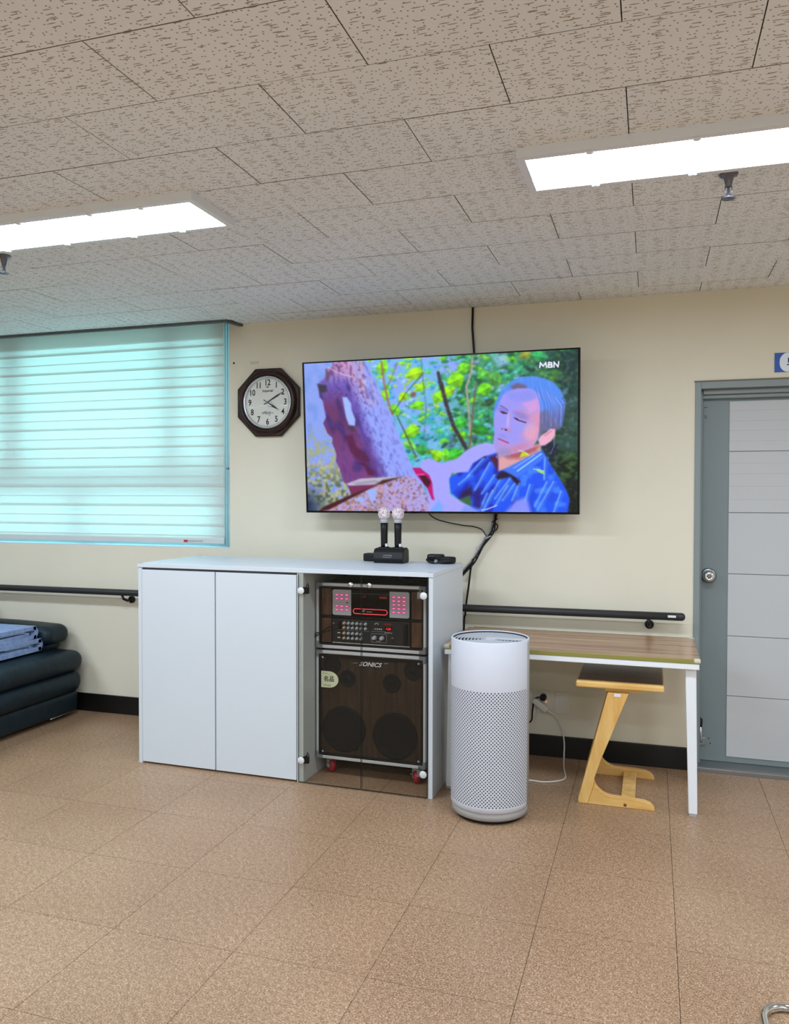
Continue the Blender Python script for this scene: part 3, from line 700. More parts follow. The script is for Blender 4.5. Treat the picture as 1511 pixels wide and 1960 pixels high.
poly([fa(*p) for p in ((880, 1450), (1100, 1412), (870, 1497), (800, 1496))], (66, 30, 26), 1.4); poly([fa(*p) for p in ((560, 1480), (800, 1450), (860, 1470), (600, 1500))], (150, 140, 170), 1.6, .8)
blur(1)
# --- the man
SH = [fb(*p) for p in ((80, 1400), (200, 1330), (330, 1220), (440, 1150), (560, 1130), (1050, 1120), (1100, 1180), (1190, 1330), (1270, 1450), (1330, 1560), (1350, 1640), (1320, 1800), (300, 1800), (240, 1640), (180, 1620), (100, 1560))]
ARM = [fb(*p) for p in ((-220, 1250), (-140, 1190), (-70, 1220), (0, 1250), (160, 1200), (270, 1110), (380, 1050), (480, 1030), (560, 1050), (600, 1130), (440, 1180), (330, 1250), (280, 1340), (110, 1350), (80, 1420), (90, 1570), (190, 1640), (300, 1700), (380, 1760), (340, 1800), (-110, 1800), (-140, 1600), (-190, 1380))]
poly(SH, (28, 84, 246), 1.2)
shm = np.clip(sdist(SH, PXX, PYY)/2+.5, 0, 1)
lerp_into(shm*np.clip((vnoise(12, 61, (1, 1.6), .5)-.45)*4, 0, 1)*.7*np.clip((1030-PXX)/60, .25, 1), (22, 24, 160)); lerp_into(shm*np.clip((vnoise(13, 62)-.5)*4, 0, 1)*.8*np.clip((PXX-975)/30, 0, 1), (70, 140, 255))
poly([fb(*p) for p in ((780, 1640), (900, 1600), (950, 1800), (640, 1800))], (140, 150, 255), 4, .95)
for x0, y0, x1, y1 in ((460, 1180, 270, 1390), (510, 1240, 350, 1530), (300, 1370, 180, 1470), (560, 1370, 420, 1570), (640, 1380, 480, 1650), (760, 1360, 560, 1620), (800, 1420, 640, 1640), (700, 1480, 560, 1700), (540, 1530, 430, 1760), (930, 1470, 880, 1640), (820, 1450, 740, 1640), (1050, 1150, 780, 1330), (1000, 1150, 760, 1280), (1090, 1180, 1080, 1420), (1180, 1440, 1010, 1740), (1110, 1440, 980, 1700), (1260, 1540, 1180, 1760), (940, 1240, 820, 1330), (480, 1560, 400, 1740)):
    stroke([fb(x0, y0), fb(x1, y1)], 1.3, (140, 196, 255), 1.6, .9); stroke([fb(x0+26, y0+8), fb(x1+20, y1-10)], 2.6, (60, 120, 250), 3.0, .55)
poly([fb(*p) for p in ((210, 1560), (320, 1480), (330, 1580), (190, 1620))], (44, 14, 60), 3, .9); poly([fb(*p) for p in ((190, 1630), (300, 1580), (320, 1700), (250, 1680))], (60, 110, 50), 2, .9)
poly([fb(*p) for p in ((340, 1560), (400, 1500), (420, 1700), (400, 1740), (330, 1700))], (40, 20, 110), 3, .8)
poly([fb(*p) for p in ((570, 1390), (640, 1330), (720, 1330), (830, 1440), (800, 1480), (720, 1390), (600, 1420))], (34, 14, 44), 2); poly([fb(*p) for p in ((500, 1180), (600, 1160), (605, 1230), (590, 1330), (540, 1240))], (80, 20, 60), 2)
ell(*fb(455, 1160), 4.5, 6, .3, (24, 10, 50), 1.2)
poly(ARM, (168, 166, 255), 1.2); poly([fb(*p) for p in ((-120, 1750), (-30, 1640), (20, 1700), (0, 1800), (-110, 1800))], (110, 170, 255), 3, .8)
poly([fa(*p) for p in ((1200, 1320), (1280, 1320), (1380, 1400), (1410, 1480), (1420, 1600), (1435, 1660), (1410, 1660), (1360, 1540), (1240, 1390))], (196, 0, 110), 1.2)
poly([fa(*p) for p in ((1270, 1400), (1340, 1400), (1400, 1470), (1370, 1530), (1330, 1500))], (66, 0, 30), 1.4); stroke([fa(1230, 1395), fa(1330, 1390)], .8, (250, 130, 190))
blur(2)
# neck, face, hair
poly([fb(*p) for p in ((600, 1150), (1040, 1040), (1050, 1130), (900, 1190), (720, 1300), (600, 1330))], (222, 164, 170), 2); poly([fb(*p) for p in ((640, 1160), (1030, 1060), (1000, 1120), (820, 1200), (700, 1200))], (166, 80, 96), 4, .85)
poly([fb(*p) for p in ((640, 1320), (900, 1190), (1060, 1110), (1100, 1180), (900, 1340), (800, 1400))], (60, 120, 250), 2.5)
stroke([fb(1050, 1150), fb(800, 1330)], 1.4, (150, 200, 255)); stroke([fb(980, 1160), fb(760, 1300)], 1.0, (140, 170, 255))
HAIR = [fb(*p) for p in ((560, 800), (545, 700), (590, 560), (640, 470), (740, 380), (850, 335), (960, 330), (1080, 350), (1190, 400), (1260, 480), (1310, 600), (1290, 740), (1270, 860), (1200, 900), (1060, 900), (1020, 1000), (560, 1000))]
poly(HAIR, (84, 142, 246), 2)
hm = np.clip(sdist(HAIR, PXX, PYY)/3+.5, 0, 1)
lerp_into(hm*np.clip((vnoise(7, 71, (.6, 3), -.25)-.5)*3, 0, 1)*.5, (120, 156, 250)); lerp_into(hm*np.clip((PXX-1046)/12, 0, 1)*np.clip((PYY-770)/25, 0, 1)*.75, (88, 88, 140))
poly([fb(*p) for p in ((1020, 720), (1100, 680), (1200, 800), (1240, 880), (1130, 900), (1060, 960), (1010, 950))], (110, 100, 130), 4, .85)
poly([fb(*p) for p in ((730, 440), (800, 400), (900, 430), (900, 460), (760, 480))], (116, 84, 100), 3, .8)
FACE = [fb(*p) for p in ((640, 540), (700, 490), (800, 460), (940, 460), (1030, 520), (1040, 700), (1030, 900), (1010, 1000), (960, 1080), (860, 1120), (740, 1150), (650, 1170), (580, 1130), (545, 1040), (560, 940), (550, 820), (560, 720), (600, 640))]
poly(FACE, (158, 152, 248), 1.5)
fm = np.clip(sdist(FACE, PXX, PYY)/3+.5, 0, 1)
BX = (PXX-845)*5.4945; BY = (PYY-660)*5.4945
lerp_into(fm*np.clip((BX-780)/230, 0, 1)*np.clip((BY-560)/200, 0, 1)*.9, (226, 150, 186)); lerp_into(fm*np.clip((BY-1000)/140, 0, 1)*.6, (214, 150, 190))
poly([fb(*p) for p in ((840, 600), (940, 590), (1020, 540), (1030, 680), (930, 720), (880, 650))], (222, 160, 226), 4, .7); poly([fb(*p) for p in ((700, 500), (960, 480), (1010, 560), (850, 610), (700, 560))], (140, 146, 244), 4, .8)
ell(*fb(880, 870), 17, 9, -.1, (150, 156, 250), 4, .7)
ell(*fb(650, 690), 10, 5, .3, (128, 120, 214), 4, .7); ell(*fb(840, 745), 15, 6, .4, (140, 122, 204), 5, .7); ell(*fb(705, 800), 3.4, 15, .1, (184, 178, 255), 3, .8); ell(*fb(690, 900), 8, 4, .3, (170, 140, 220), 3, .8)
ell(*fb(940, 920), 13, 16, 0, (240, 170, 190), 8, .6); ell(*fb(640, 960), 10, 4, .2, (150, 142, 236), 3, .7); ell(*fb(660, 1120), 14, 7, .1, (150, 146, 210), 4, .7); ell(*fb(800, 1090), 20, 6, -.3, (206, 130, 160), 5, .6)
stroke([fb(620, 640), fb(660, 660), fb(700, 690)], 1.4, (120, 110, 190)); stroke([fb(780, 690), fb(850, 700), fb(950, 760)], 1.6, (196, 140, 190), 1.2, .7)
stroke([fb(630, 705), fb(660, 722), fb(690, 722)], 1.5, (90, 50, 70)); ell(*fb(655, 715), 3.2, 2.0, .2, (64, 30, 50), .8); stroke([fb(770, 770), fb(810, 795), (fb(890, 820))], 1.2, (70, 46, 90)); ell(*fb(795, 782), 3.2, 1.5, .4, (50, 30, 60), .7)
stroke([fb(730, 720), fb(720, 830), fb(740, 890), fb(700, 920), fb(640, 880)], .9, (206, 140, 180), 1.0, .7); ell(*fb(680, 896), 3, 1.6, .4, (90, 40, 80), .8); ell(*fb(640, 886), 1.8, 1.2, .4, (110, 60, 100), .8)
stroke([fb(600, 990), fb(650, 1010), fb(705, 1035)], 1.5, (170, 80, 130)); stroke([fb(600, 1015), fb(650, 1050), fb(700, 1050)], 1.5, (214, 140, 200))
for i in range(40):
    x, y = rng.uniform(570, 720), rng.uniform(1110, 1180); stroke([fb(x, y), fb(x+rng.uniform(-5, 15), y+rng.uniform(15, 40))], .5, (150, 140, 190), .7, .7)
EAR = [fb(*p) for p in ((1020, 1000), (1050, 960), (1110, 920), (1150, 885), (1200, 890), (1200, 960), (1150, 1020), (1090, 1060), (1040, 1065))]
poly(EAR, (240, 176, 206), 1.5); stroke([fb(1090, 960), fb(1160, 910)], 1.2, (206, 120, 150), 1.2, .8)
for i in range(34):
    x = rng.uniform(1040, 1290); stroke([fb(x-60, 440+abs(x-1040)*.5), fb(x, 640), fb(x+rng.uniform(-20, 10), rng.uniform(760, 880))], .45, (150, 170, 250) if i % 2 else (66, 100, 210), .7, .5)
stroke([fb(1190, 960), fb(1190, 1060), fb(1150, 1150)], .6, (130, 130, 190)); stroke([fb(1270, 560), fb(1320, 620), fb(1280, 640)], 1.0, (90, 100, 160))
poly([fb(*p) for p in ((820, 1190), (850, 1130), (910, 1140), (930, 1170), (880, 1170))], (190, 220, 20), .8); stroke([fb(810, 1115), fb(860, 1120), fb(920, 1160)], .7, (230, 220, 200))
ell(*fb(1045, 1335), 9, 3, .5, (150, 220, 110), 1.2); stroke([fb(970, 1310), fb(1080, 1330)], .7, (200, 230, 230))
stroke([fb(420, 1740), fb(480, 1730), fb(580, 1690)], 1.0, (190, 200, 255)); poly([fb(240, 1690), fb(400, 1730), fb(420, 1800), fb(180, 1800)], (120, 150, 255), 4, .8)
blur(1)
lerp_into(np.clip(vnoise(1.6, 95)-.5, 0, 1)*.05, (255, 255, 255)); lerp_into(np.clip(vnoise(1.9, 96)-.5, 0, 1)*.06, (10, 10, 30))
# channel mark MBN, white block letters
def letter(pts, w_=1.25): stroke([fb(*p) for p in pts], w_, (236, 238, 255), .6)
letter([(1040, 240), (1045, 190), (1075, 225), (1105, 186), (1110, 236)]); letter([(1130, 236), (1133, 185), (1165, 190), (1165, 208), (1135, 211), (1168, 216), (1168, 234), (1130, 236)]); letter([(1188, 236), (1190, 183), (1232, 232), (1240, 178)])
img = np.clip(img, 0, 255)/255.0
lin_img = np.where(img <= .04045, img/12.92, ((img+.055)/1.055)**2.4)
scr = bpy.data.meshes.new('screen')
pts = np.array([tvp(u, v, .0015) for u, v in ((bz, bz*1.4), (1-bz, bz*1.4), (1-bz, 1-bz*2), (bz, 1-bz*2))]) - np.array(ORG[tv.name])
gu, gv = np.meshgrid(np.linspace(0, 1, NW), np.linspace(0, 1, NH))
co = (pts[0]*((1-gu)*(1-gv))[..., None] + pts[1]*(gu*(1-gv))[..., None] + pts[2]*(gu*gv)[..., None] + pts[3]*((1-gu)*gv)[..., None]).reshape(-1, 3)
ii = np.arange(NW*NH).reshape(NH, NW)
quads = np.stack([ii[:-1, :-1], ii[1:, :-1], ii[1:, 1:], ii[:-1, 1:]], -1).reshape(-1, 4)
scr.vertices.add(len(co)); scr.vertices.foreach_set('co', co.ravel())
scr.loops.add(quads.size); scr.loops.foreach_set('vertex_index', quads.ravel().astype(np.int32))
scr.polygons.add(len(quads)); scr.polygons.foreach_set('loop_start', np.arange(0, quads.size, 4, dtype=np.int32))
scr.update(calc_edges=True)
at = scr.color_attributes.new('picture', 'FLOAT_COLOR', 'POINT')
at.data.foreach_set('color', np.concatenate([lin_img.reshape(-1, 3), np.ones((NW*NH, 1))], 1).ravel().astype(np.float32))
SCREEN = mat('lit_screen', (6, 6, 8), .2, spec=.3); t = NT(SCREEN); a = t.n('ShaderNodeAttribute', attribute_name='picture')
t.l(a.outputs['Color'], t.b.inputs['Emission Color']); t.b.inputs['Emission Strength'].default_value = 1.0
scr.materials.append(SCREEN)
so = bpy.data.objects.new('screen', scr); COL.objects.link(so); so.parent = tv; so['label'] = 'lit screen with the picture of a man sawing a tree'

# wall clock
cx, cz = -2.232, 2.004
ck = thing('wall_clock', 'octagonal dark wood wall clock between the window and the television', 'clock', (cx, 0, cz))
Rf = .2065; oc = [(cx + Rf/math.cos(PI/8)*math.cos(PI/8+i*PI/4), cz + Rf/math.cos(PI/8)*math.sin(PI/8+i*PI/4)) for i in range(8)]
MB().prism(oc, 'xz', -.028, 0).build('case', CLOCKWOOD, ck, bevel=.006, seg=3)
MB().lathe([(.196, .027), (.196, .032), (.190, .044), (.178, .051), (.166, .048), (.160, .038), (.158, .028)], (cx, 0, cz), 'y', 72, caps=False).build('ring', CLOCKWOOD, ck)
MB().lathe([(.1585, .028), (.1585, .041), (.150, .036), (.147, .031), (.147, .0285)], (cx, 0, cz), 'y', 72, caps=False).build('inner_rim', RIM, ck)
dial = MB().lathe([(0, .0295), (.150, .0295)], (cx, 0, cz), 'y', 64, caps=False).build('dial', DIAL, ck)
for k in range(1, 13):
    a = PI/2 - k*PI/6; text('numeral', str(k), INK, dial, cx + .119*math.cos(a), -.0300, cz + .119*math.sin(a), .050, .0006, sx=.82, bold=.0011)
for k in range(60):
    a = k*PI/30; r0, r1 = .139, (.143 if k % 5 else .145)
    MB().obox((cx+(r0+r1)/2*math.cos(a), -.0302, cz+(r0+r1)/2*math.sin(a)), (math.cos(a), 0, math.sin(a)), (0, 1, 0), (-math.sin(a), 0, math.cos(a)), (r1-r0)/2, .0002, .0006 if k % 5 else .0014).build('minute_mark', INK, dial)
MB().tube([(cx+.1435*math.cos(i*PI/40), -.0302, cz+.1435*math.sin(i*PI/40)) for i in range(80)], .0004, 5, True).build('minute_ring', INK, dial)
text('dial_script', 'Imperial', INK, dial, cx, -.0301, cz+.070, .022, .0004, shear=.3, bold=.0003)
MB().prism([(cx-.008, cz+.088), (cx+.008, cz+.088), (cx+.011, cz+.1), (cx+.004, cz+.094), (cx, cz+.103), (cx-.004, cz+.094), (cx-.011, cz+.1)], 'xz', -.0302, -.0296).build('crown_mark', GREYINK, dial)
om = MB()
for i in range(11):
    a = random.uniform(0, 2*PI); rr = random.uniform(.2, 1); px, pz = cx + .028*rr*math.cos(a), cz - .066 + .013*rr*math.sin(a)
    om.tube([(px+.006*math.cos(q*PI/4), -.0302, pz+.0042*math.sin(q*PI/4)) for q in range(8)], .0011, 5, True)
for s in (-1, 1): om.tube([(cx+s*(.034+.004*math.cos(q*PI/4)), -.0302, cz-.064+.004*math.sin(q*PI/4)) for q in range(8)], .0009, 5, True)
om.build('floral_mark', GREYINK, dial)
def hand(name, ang, L, tail, w0, y):
    a = PI/2 - ang; d = (math.cos(a), math.sin(a)); n = (-d[1], d[0])
    pr = [(-tail, .0032), (-tail*.55, .0016), (-.012, .0018), (0, .005), (.012, .0022), (L*.45, w0), (L*.62, w0*1.1), (L*.8, w0*.5), (L, .0006)]
    pts = [(cx+d[0]*s+n[0]*q, cz+d[1]*s+n[1]*q) for s, q in pr] + [(cx+d[0]*s-n[0]*q, cz+d[1]*s-n[1]*q) for s, q in reversed(pr)]
    return MB().prism(pts, 'xz', y-.0008, y).build(name, INK, ck)
hand('hour_hand', math.radians(122), .092, .030, .0050, -.0325); hand('minute_hand', math.radians(60), .122, .024, .0042, -.0345)
h2 = MB()
for k in range(2):
    a = PI/2 - math.radians(122 + (18 if k else -16)); h2.tube([(cx+math.cos(a)*s_ + .010*math.sin(s_*90)*math.sin(a)*(1 if k else -1), -.033, cz+math.sin(a)*s_ - .010*math.sin(s_*90)*math.cos(a)*(1 if k else -1)) for s_ in (.014, .024, .034, .044, .050)], .0007, 5)
h2.build('hand_scroll', INK, ck)
MB().lathe([(.005, .036), (.004, .038), (0, .0385)], (cx, 0, cz), 'y', 12).build('hand_hub', RIM, ck)
MB().lathe([(0, .0415), (.08, .0412), (.1575, .0395)], (cx, 0, cz), 'y', 48, caps=False).build('glass', CLOCKGLASS, ck)

sc = MB().lathe([(.006, 0), (.006, .002), (.002, .004), (0, .004)], (-2.477, 0, 2.258), 'y', 10).build('wall_screw', BLACK, None, loc=(-2.477, 0, 2.258)); tag(sc, 'small dark screw in the cream wall above left of the clock', 'screw')
ta = MB().box(-2.365, -2.305, -.0008, 0, 2.245, 2.262).build('wall_tape', mat('old_tape', (206, 200, 178), .4), None, loc=(-2.335, 0, 2.25)); tag(ta, 'faint strip of old tape on the wall above the clock', 'tape')

# handrail
hr = thing('handrail', 'charcoal wall handrail running behind the white cabinet', 'handrail', (-2.2, 0, .81))
rx1 = .150
rl = MB().tube([(XL+.002, -.08, .800), (-3.2, -.08, .811), (-1.0, -.08, .811), (rx1, -.08, .815)], .0205, 18).build('rail', RAIL, hr)
MB().lathe([(.0208, -.03), (.0208, .004), (.0195, .013), (.015, .020), (.008, .0235), (0, .0245)], (rx1-.004, -.08, .815), 'x', 20).build('end_cap', RAIL, hr)
MB().box(.085, .125, -.1012, -.0995, .812, .824).build('maker_label', WHITEINK, rl, label='small white label on the rail end')
for bx_, lean in ((-3.225, -.020), (-.006, -.003), (-1.75, 0), (-4.4, -.02)):
    br_ = MB().lathe([(.0235, 0), (.0235, .012), (.018, .02), (.008, .022)], (bx_, -.0, .758), 'y', 20).tube([(bx_, -.018, .758), (bx_, -.055, .757), (bx_+lean*.6, -.076, .770), (bx_+lean, -.08, .795)], .0085, 10).build('bracket', BLACK, hr)

# electrical plates
def plate(cxp, label, kind):
    t = thing('wall_socket' if kind != 'blank' else 'wall_plate', label, 'socket' if kind != 'blank' else 'wall plate', (cxp, 0, .30), 0, 'ivory electrical plates under the desk')
    MB().prism(rrect(cxp-.0375, cxp+.0375, .242, .362, .004, 4), 'xz', -.008, 0).build('cover', PLATE, t, bevel=.002)
    if kind == 'blank':
        MB().prism(rrect(cxp-.019, cxp+.019, .262, .306, .002, 3), 'xz', -.0095, -.0075).build('insert', PLATE, t, bevel=.0008)
        MB().prism(rrect(cxp-.019, cxp+.019, .308, .345, .002, 3), 'xz', -.0095, -.0075).build('insert', PLATE, t, bevel=.0008)
    else:
        for z_ in (.329, .275):
            MB().lathe([(.021, .0075), (.021, .0095), (.0185, .0095), (.0175, .0082), (0, .0082)], (cxp, 0, z_), 'y', 24).build('outlet', PLATE, t)
            for s in (-1, 1): MB().lathe([(.0026, .0080), (.0026, .0086), (0, .0086)], (cxp+s*.009, 0, z_), 'y', 8).build('pin_hole', BLACK, t)
    return t
plate(-.655, 'ivory wall socket half hidden behind the white air purifier', 'socket'); plate(-.560, 'ivory wall socket holding the black plug', 'socket'); plate(-.458, 'blank ivory wall plate right of the two sockets', 'blank')

pl = thing('black_plug', 'black mains plug with cord in the wall socket', 'plug', (-.560, -.0095, .329))
MB().lathe([(.0175, .0097), (.0185, .014), (.0175, .036), (.012, .045), (.006, .048)], (-.560, 0, .329), 'y', 18).build('plug_body', BLACK, pl)
MB().tube(spline([(-.560, -.046, .329), (-.585, -.056, .335), (-.605, -.055, .315), (-.615, -.045, .255), (-.620, -.04, .205), (-.64, -.04, .185), (-.70, -.04, .15)]), .0042, 8).build('cord', BLACK, pl)
MB().lathe([(.0035, 0), (.003, .002), (0, .003)], (-.545, -.008, .302), 'y', 10).build('pilot_lamp', ORANGELED, pl)
ad = thing('white_plug', 'white power strip end with a white cord trailing to the floor', 'plug', (-.575, -.0095, .275))
MB().lathe([(.018, .0097), (.019, .014), (.018, .028), (.0, .030)], (-.560, 0, .275), 'y', 18).build('plug_body', CORDWHITE, ad)
MB().obox((-.572, -.050, .292), (.80, 0, -.60), (0, 1, 0), (.60, 0, .80), .047, .014, .0165).build('housing', CORDWHITE, ad, bevel=.008, seg=3)
MB().tube(spline([(-.535, -.05, .264), (-.515, -.052, .255), (-.487, -.052, .238), (-.455, -.055, .178), (-.441, -.06, .105), (-.438, -.09, .045), (-.430, -.18, .012), (-.415, -.266, .0045), (-.406, -.327, .0045), (-.422, -.379, .0045), (-.494, -.426, .0045), (-.57, -.427, .0045), (-.66, -.43, .0045), (-.72, -.50, .0045), (-.72, -.60, .0045), (-.71, -.64, .02)]), .0043, 8).build('cord', CORDWHITE, ad)
lc = MB().tube(spline([(-.85, -.55, .0045), (-.875, -.62, .0045), (-.88, -.70, .0045), (-.88, -.78, .0045), (-.865, -.80, .0045)]), .004, 8).build('white_cord_loop', CORDWHITE, None, loc=(-.87, -.68, 0)); tag(lc, 'short loop of white cord on the floor left of the air purifier', 'cord')

# cables round the television
c0 = MB().tube([(-.965, -.012, 2.495), (-.967, -.012, 2.38), (-.958, -.012, 2.26), (-.950, -.02, 2.15)], .0062, 8).build('ceiling_cable', BLACK, None, loc=(-.965, -.01, 2.4)); tag(c0, 'black cable dropping from the ceiling to the television top', 'cable')
bd = thing('cable_bundle', 'tied bundle of black and grey cables from the television to the cabinet back', 'cable', (-.9, -.03, 1.1))
path = [(-.826, -.035, 1.36), (-.836, -.032, 1.30), (-.852, -.03, 1.245), (-.872, -.03, 1.205), (-.905, -.03, 1.155), (-.95, -.032, 1.085), (-.985, -.034, 1.035), (-1.03, -.034, .98)]
for k, (dx, dy, m_) in enumerate(((0, 0, BLACK), (.008, -.005, BLACK), (-.006, -.007, GREYPLASTIC), (.013, .004, BLACK))):
    MB().tube(spline([(x+dx*(1+.5*math.sin(i*2+k)), y+dy, z_+.003*math.sin(i*1.7+k)) for i, (x, y, z_) in enumerate(path)]), .0048, 8).build('strand', m_, bd)
for i in (1, 3, 5):
    x, y, z_ = path[i]; MB().tube([(x+.017*math.cos(q*PI/5)*.9+.004, y-.002+.013*math.sin(q*PI/5), z_+.010*math.cos(q*PI/5)) for q in range(10)], .0032, 6, True).build('cable_tie', BLACK if i != 3 else LIGHTGREY, bd)
MB().tube(spline([(-.838, -.035, 1.29), (-.815, -.04, 1.275), (-.82, -.04, 1.25), (-.845, -.035, 1.24)]), .004, 8).build('loop', BLACK, bd)
MB().tube(spline([(-.888, -.035, 1.185), (-.925, -.04, 1.155), (-.935, -.04, 1.14), (-.915, -.04, 1.14)]), .0025, 6).build('loose_end', LIGHTGREY, bd)
MB().tube(spline([(-.95, -.034, 1.085), (-.966, -.034, 1.03), (-.978, -.034, .93), (-.990, -.036, .84), (-.997, -.035, .77), (-1.004, -.035, .70), (-1.005, -.035, .3)]), .0055, 8).build('drop_cable', BLACK, bd)
th = MB().tube(spline([(-1.215, -.05, 1.345), (-1.18, -.04, 1.312), (-1.122, -.04, 1.292), (-1.016, -.04, 1.272), (-.955, -.04, 1.266), (-.905, -.04, 1.250), (-.876, -.05, 1.215)]), .0032, 8).build('thin_cable', BLACK, None, loc=(-1.0, -.04, 1.27)); tag(th, 'thin black cable sagging below the television to the cable bundle', 'cable')

# ------------------------------------------------------------------ cabinet
RZ = -.0147; PV = (-1.80, -.80, 0)
def rot_thing(name, label, cat, group=None): return thing(name, label, cat, PV, RZ, group)
cb = rot_thing('cabinet', 'white storage cabinet with two plain doors and two glass doors', 'cabinet')
CL, CR, CF, CB, CH = -2.620, -.978, -.80, -.21, 1.075
T = .022
box('side_panel', WHITE, cb, CL, CL+T, CF, CB, 0, CH-T, .0012); box('side_panel', WHITE, cb, CR-T, CR, CF, CB, 0, CH-T, .0012)
box('top_panel', WHITE, cb, CL-.002, CR+.002, CF-.004, CB, CH-T, CH, .0015)
box('divider', INSIDE, cb, -1.684, -1.650, CF+.002, CB+.012, 0, CH-T, .0012)
box('divider', INSIDE, cb, -2.158, -2.140, CF+.02, CB+.012, .03, CH-T, .0012)
box('back_panel', INSIDE, cb, CL+T, CR-T, CB-.012, CB, .02, CH-T, 0)
box('bottom_panel', INSIDE, cb, CL+T, -1.684, CF+.02, CB-.012, .012, .030, 0)
box('door', WHITE, cb, CL+T+.002, -2.1525, CF-.001, CF+.019, .010, CH-T-.012, .0012)
box('door', WHITE, cb, -2.1455, -1.687, CF-.001, CF+.019, .010, CH-T-.012, .0012)
box('door_gap_strip', SEALDARK, cb, CL+T, -1.684, CF+.012, CF+.03, CH-T-.012, CH-T, 0)
for x0, x1, hx_, nm in ((-1.674, -1.340, -1.658, 'glass_door'), (-1.334, -1.003, -1.022, 'glass_door')):
    gd = MB().box(x0, x1, CF-.006, CF-.001, .006, CH-T-.006).build(nm, DOORGLASS, cb)
    e = MB().box(x0-.0008, x0+.0008, CF-.0064, CF-.0006, .006, CH-T-.006).box(x1-.0008, x1+.0008, CF-.0064, CF-.0006, .006, CH-T-.006).box(x0, x1, CF-.0064, CF-.0006, .0045, .0065).build('glass_edge', GLASSEDGE, gd)
    for hz in (.965, .115):
        MB().lathe([(.0175, .006), (.0175, .010), (.015, .012), (0, .0125)], (hx_, CF, hz), 'y', 24).build('hinge_cap', mat('satin_white_cap', (222, 224, 226), .3, .1), gd)
        s = 1 if hx_ < -1.3 else -1
        MB().box(hx_+s*.006, hx_+s*.034, CF, CF+.018, hz-.016, hz+.016).tube([(hx_+s*.02, CF+.012, hz+.016), (hx_+s*.026, CF+.016, hz+.036), (hx_+s*.03, CF+.02, hz+.018)], .003, 6).build('hinge', BLACK if s > 0 else STEEL, gd)
    kx_ = -1.385 if x0 < -1.5 else -1.288
    MB().lathe([(.006, .006), (.006, .014), (.0115, .018), (.0125, .026), (.010, .030), (0, .031)], (kx_, CF, 1.006), 'y', 20).build('knob', CHROME, gd)
for x in (CL+.004, CR-.024):
    for y0 in (CF-.0045, CB-.02):
        box('corner_cap', LIGHTGREY, cb, x, x+.02, y0, y0+.02, CH-.0005, CH+.0012, 0)
MB().tube(spline([(-1.10, -.40, 1.02), (-1.2, -.5, 1.03), (-1.12, -.6, 1.028), (-1.02, -.55, 1.035), (-1.06, -.42, 1.03), (-1.16, -.5, 1.022), (-1.06, -.62, 1.03), (-1.01, -.5, 1.02)]), .005, 7)
cc = MB().tube(spline([(-1.20, -.45, 1.002), (-1.24, -.54, 1.004), (-1.15, -.62, 1.006), (-1.05, -.60, 1.02), (-1.03, -.5, 1.024), (-1.12, -.44, 1.02), (-1.22, -.5, 1.012), (-1.17, -.6, 1.016), (-1.06, -.63, 1.034), (-1.02, -.55, 1.036)]), .0055, 7).build('coiled_cable', BLACK_SOFT, None, loc=(-1.12, -.53, 1.0)); tag(cc, 'black cable coiled on the equipment rack inside the cabinet', 'cable')

# ------------------------------------------------------------------ speaker and rack inside the glass doors
SF = -.655; SX0, SX1 = -1.640, -1.053
sp = rot_thing('speaker_cabinet', 'black speaker cabinet with aluminium edges on red casters behind glass doors', 'speaker')
z0, z1 = .088, .645; SB = -.26
box('carcass', BLACK, sp, SX0+.006, SX1-.006, SF+.012, SB, z0+.004, z1-.004, .004)
box('baffle', BAFFLE, sp, SX0+.018, SX1-.018, SF+.006, SF+.013, z0+.018, z1-.018, 0)
def edge_frame(root, zz0, zz1):
    e = .016
    for a in ((SX0, SX1, zz1-e, zz1), (SX0, SX1, zz0, zz0+e)): box('edge_rail', SILVER, root, a[0]+.034, a[1]-.034, SF-.008, SF+.02, a[2], a[3], .002)
    for x in (SX0, SX1-e*.8): box('edge_post', SILVER, root, x, x+e*.8, SF-.008, SF+.02, zz0+.034, zz1-.034, .002)
    for x, s in ((SX0, 1), (SX1, -1)):
        for z_, q in ((zz0, 1), (zz1, -1)):
            MB().prism([(x, z_), (x+s*.034, z_), (x+s*.034, z_+q*.018), (x+s*.015, z_+q*.018), (x+s*.015, z_+q*.034), (x, z_+q*.034)], 'xz', SF-.011, SF+.02).build('corner_guard', GREYPLASTIC, root, bevel=.002)
edge_frame(sp, z0, z1)
def driver(x, z_, r, name):
    d = MB().lathe([(r, .0), (r, .006), (r*.9, .008), (r*.84, .005), (r*.78, .003), (r*.4, -.004+.006), (r*.32, .004), (r*.18, .008), (0, .009)], (x, SF+.006, z_), 'y', 40).build(name, SPEAKCONE, sp)
for x, z_, r in ((-1.49, .245, .118), (-1.215, .235, .118)): driver(x, z_, r, 'woofer')
for x, z_, r in ((-1.555, .572, .048), (-1.120, .570, .048)): driver(x, z_, r, 'tweeter')
for x, z_, r in ((-1.470, .506, .043), (-1.232, .500, .047)): driver(x, z_, r, 'midrange')
for x in (-1.435, -1.268): MB().lathe([(.026, 0), (.026, .004), (.022, .005), (.02, -.002), (0, -.002)], (x, SF+.006, z0+.075), 'y', 24).build('bass_port', BLACK, sp)
gr = MB().prism(rrect(SX0+.015, SX1-.015, z0+.016, z1-.017, .012), 'xz', SF-.0062, SF-.0052).build('grille', GRILLE, sp)
gf = MB()
for a in ((SX0+.014, SX1-.014, z1-.034, z1-.016), (SX0+.014, SX1-.014, z0+.016, z0+.026), (SX0+.014, SX0+.024, z0+.026, z1-.034), (SX1-.024, SX1-.014, z0+.026, z1-.034)): gf.box(a[0], a[1], SF-.0075, SF+.008, a[2], a[3])
gf.build('grille_frame', BLACK, sp, bevel=.002)
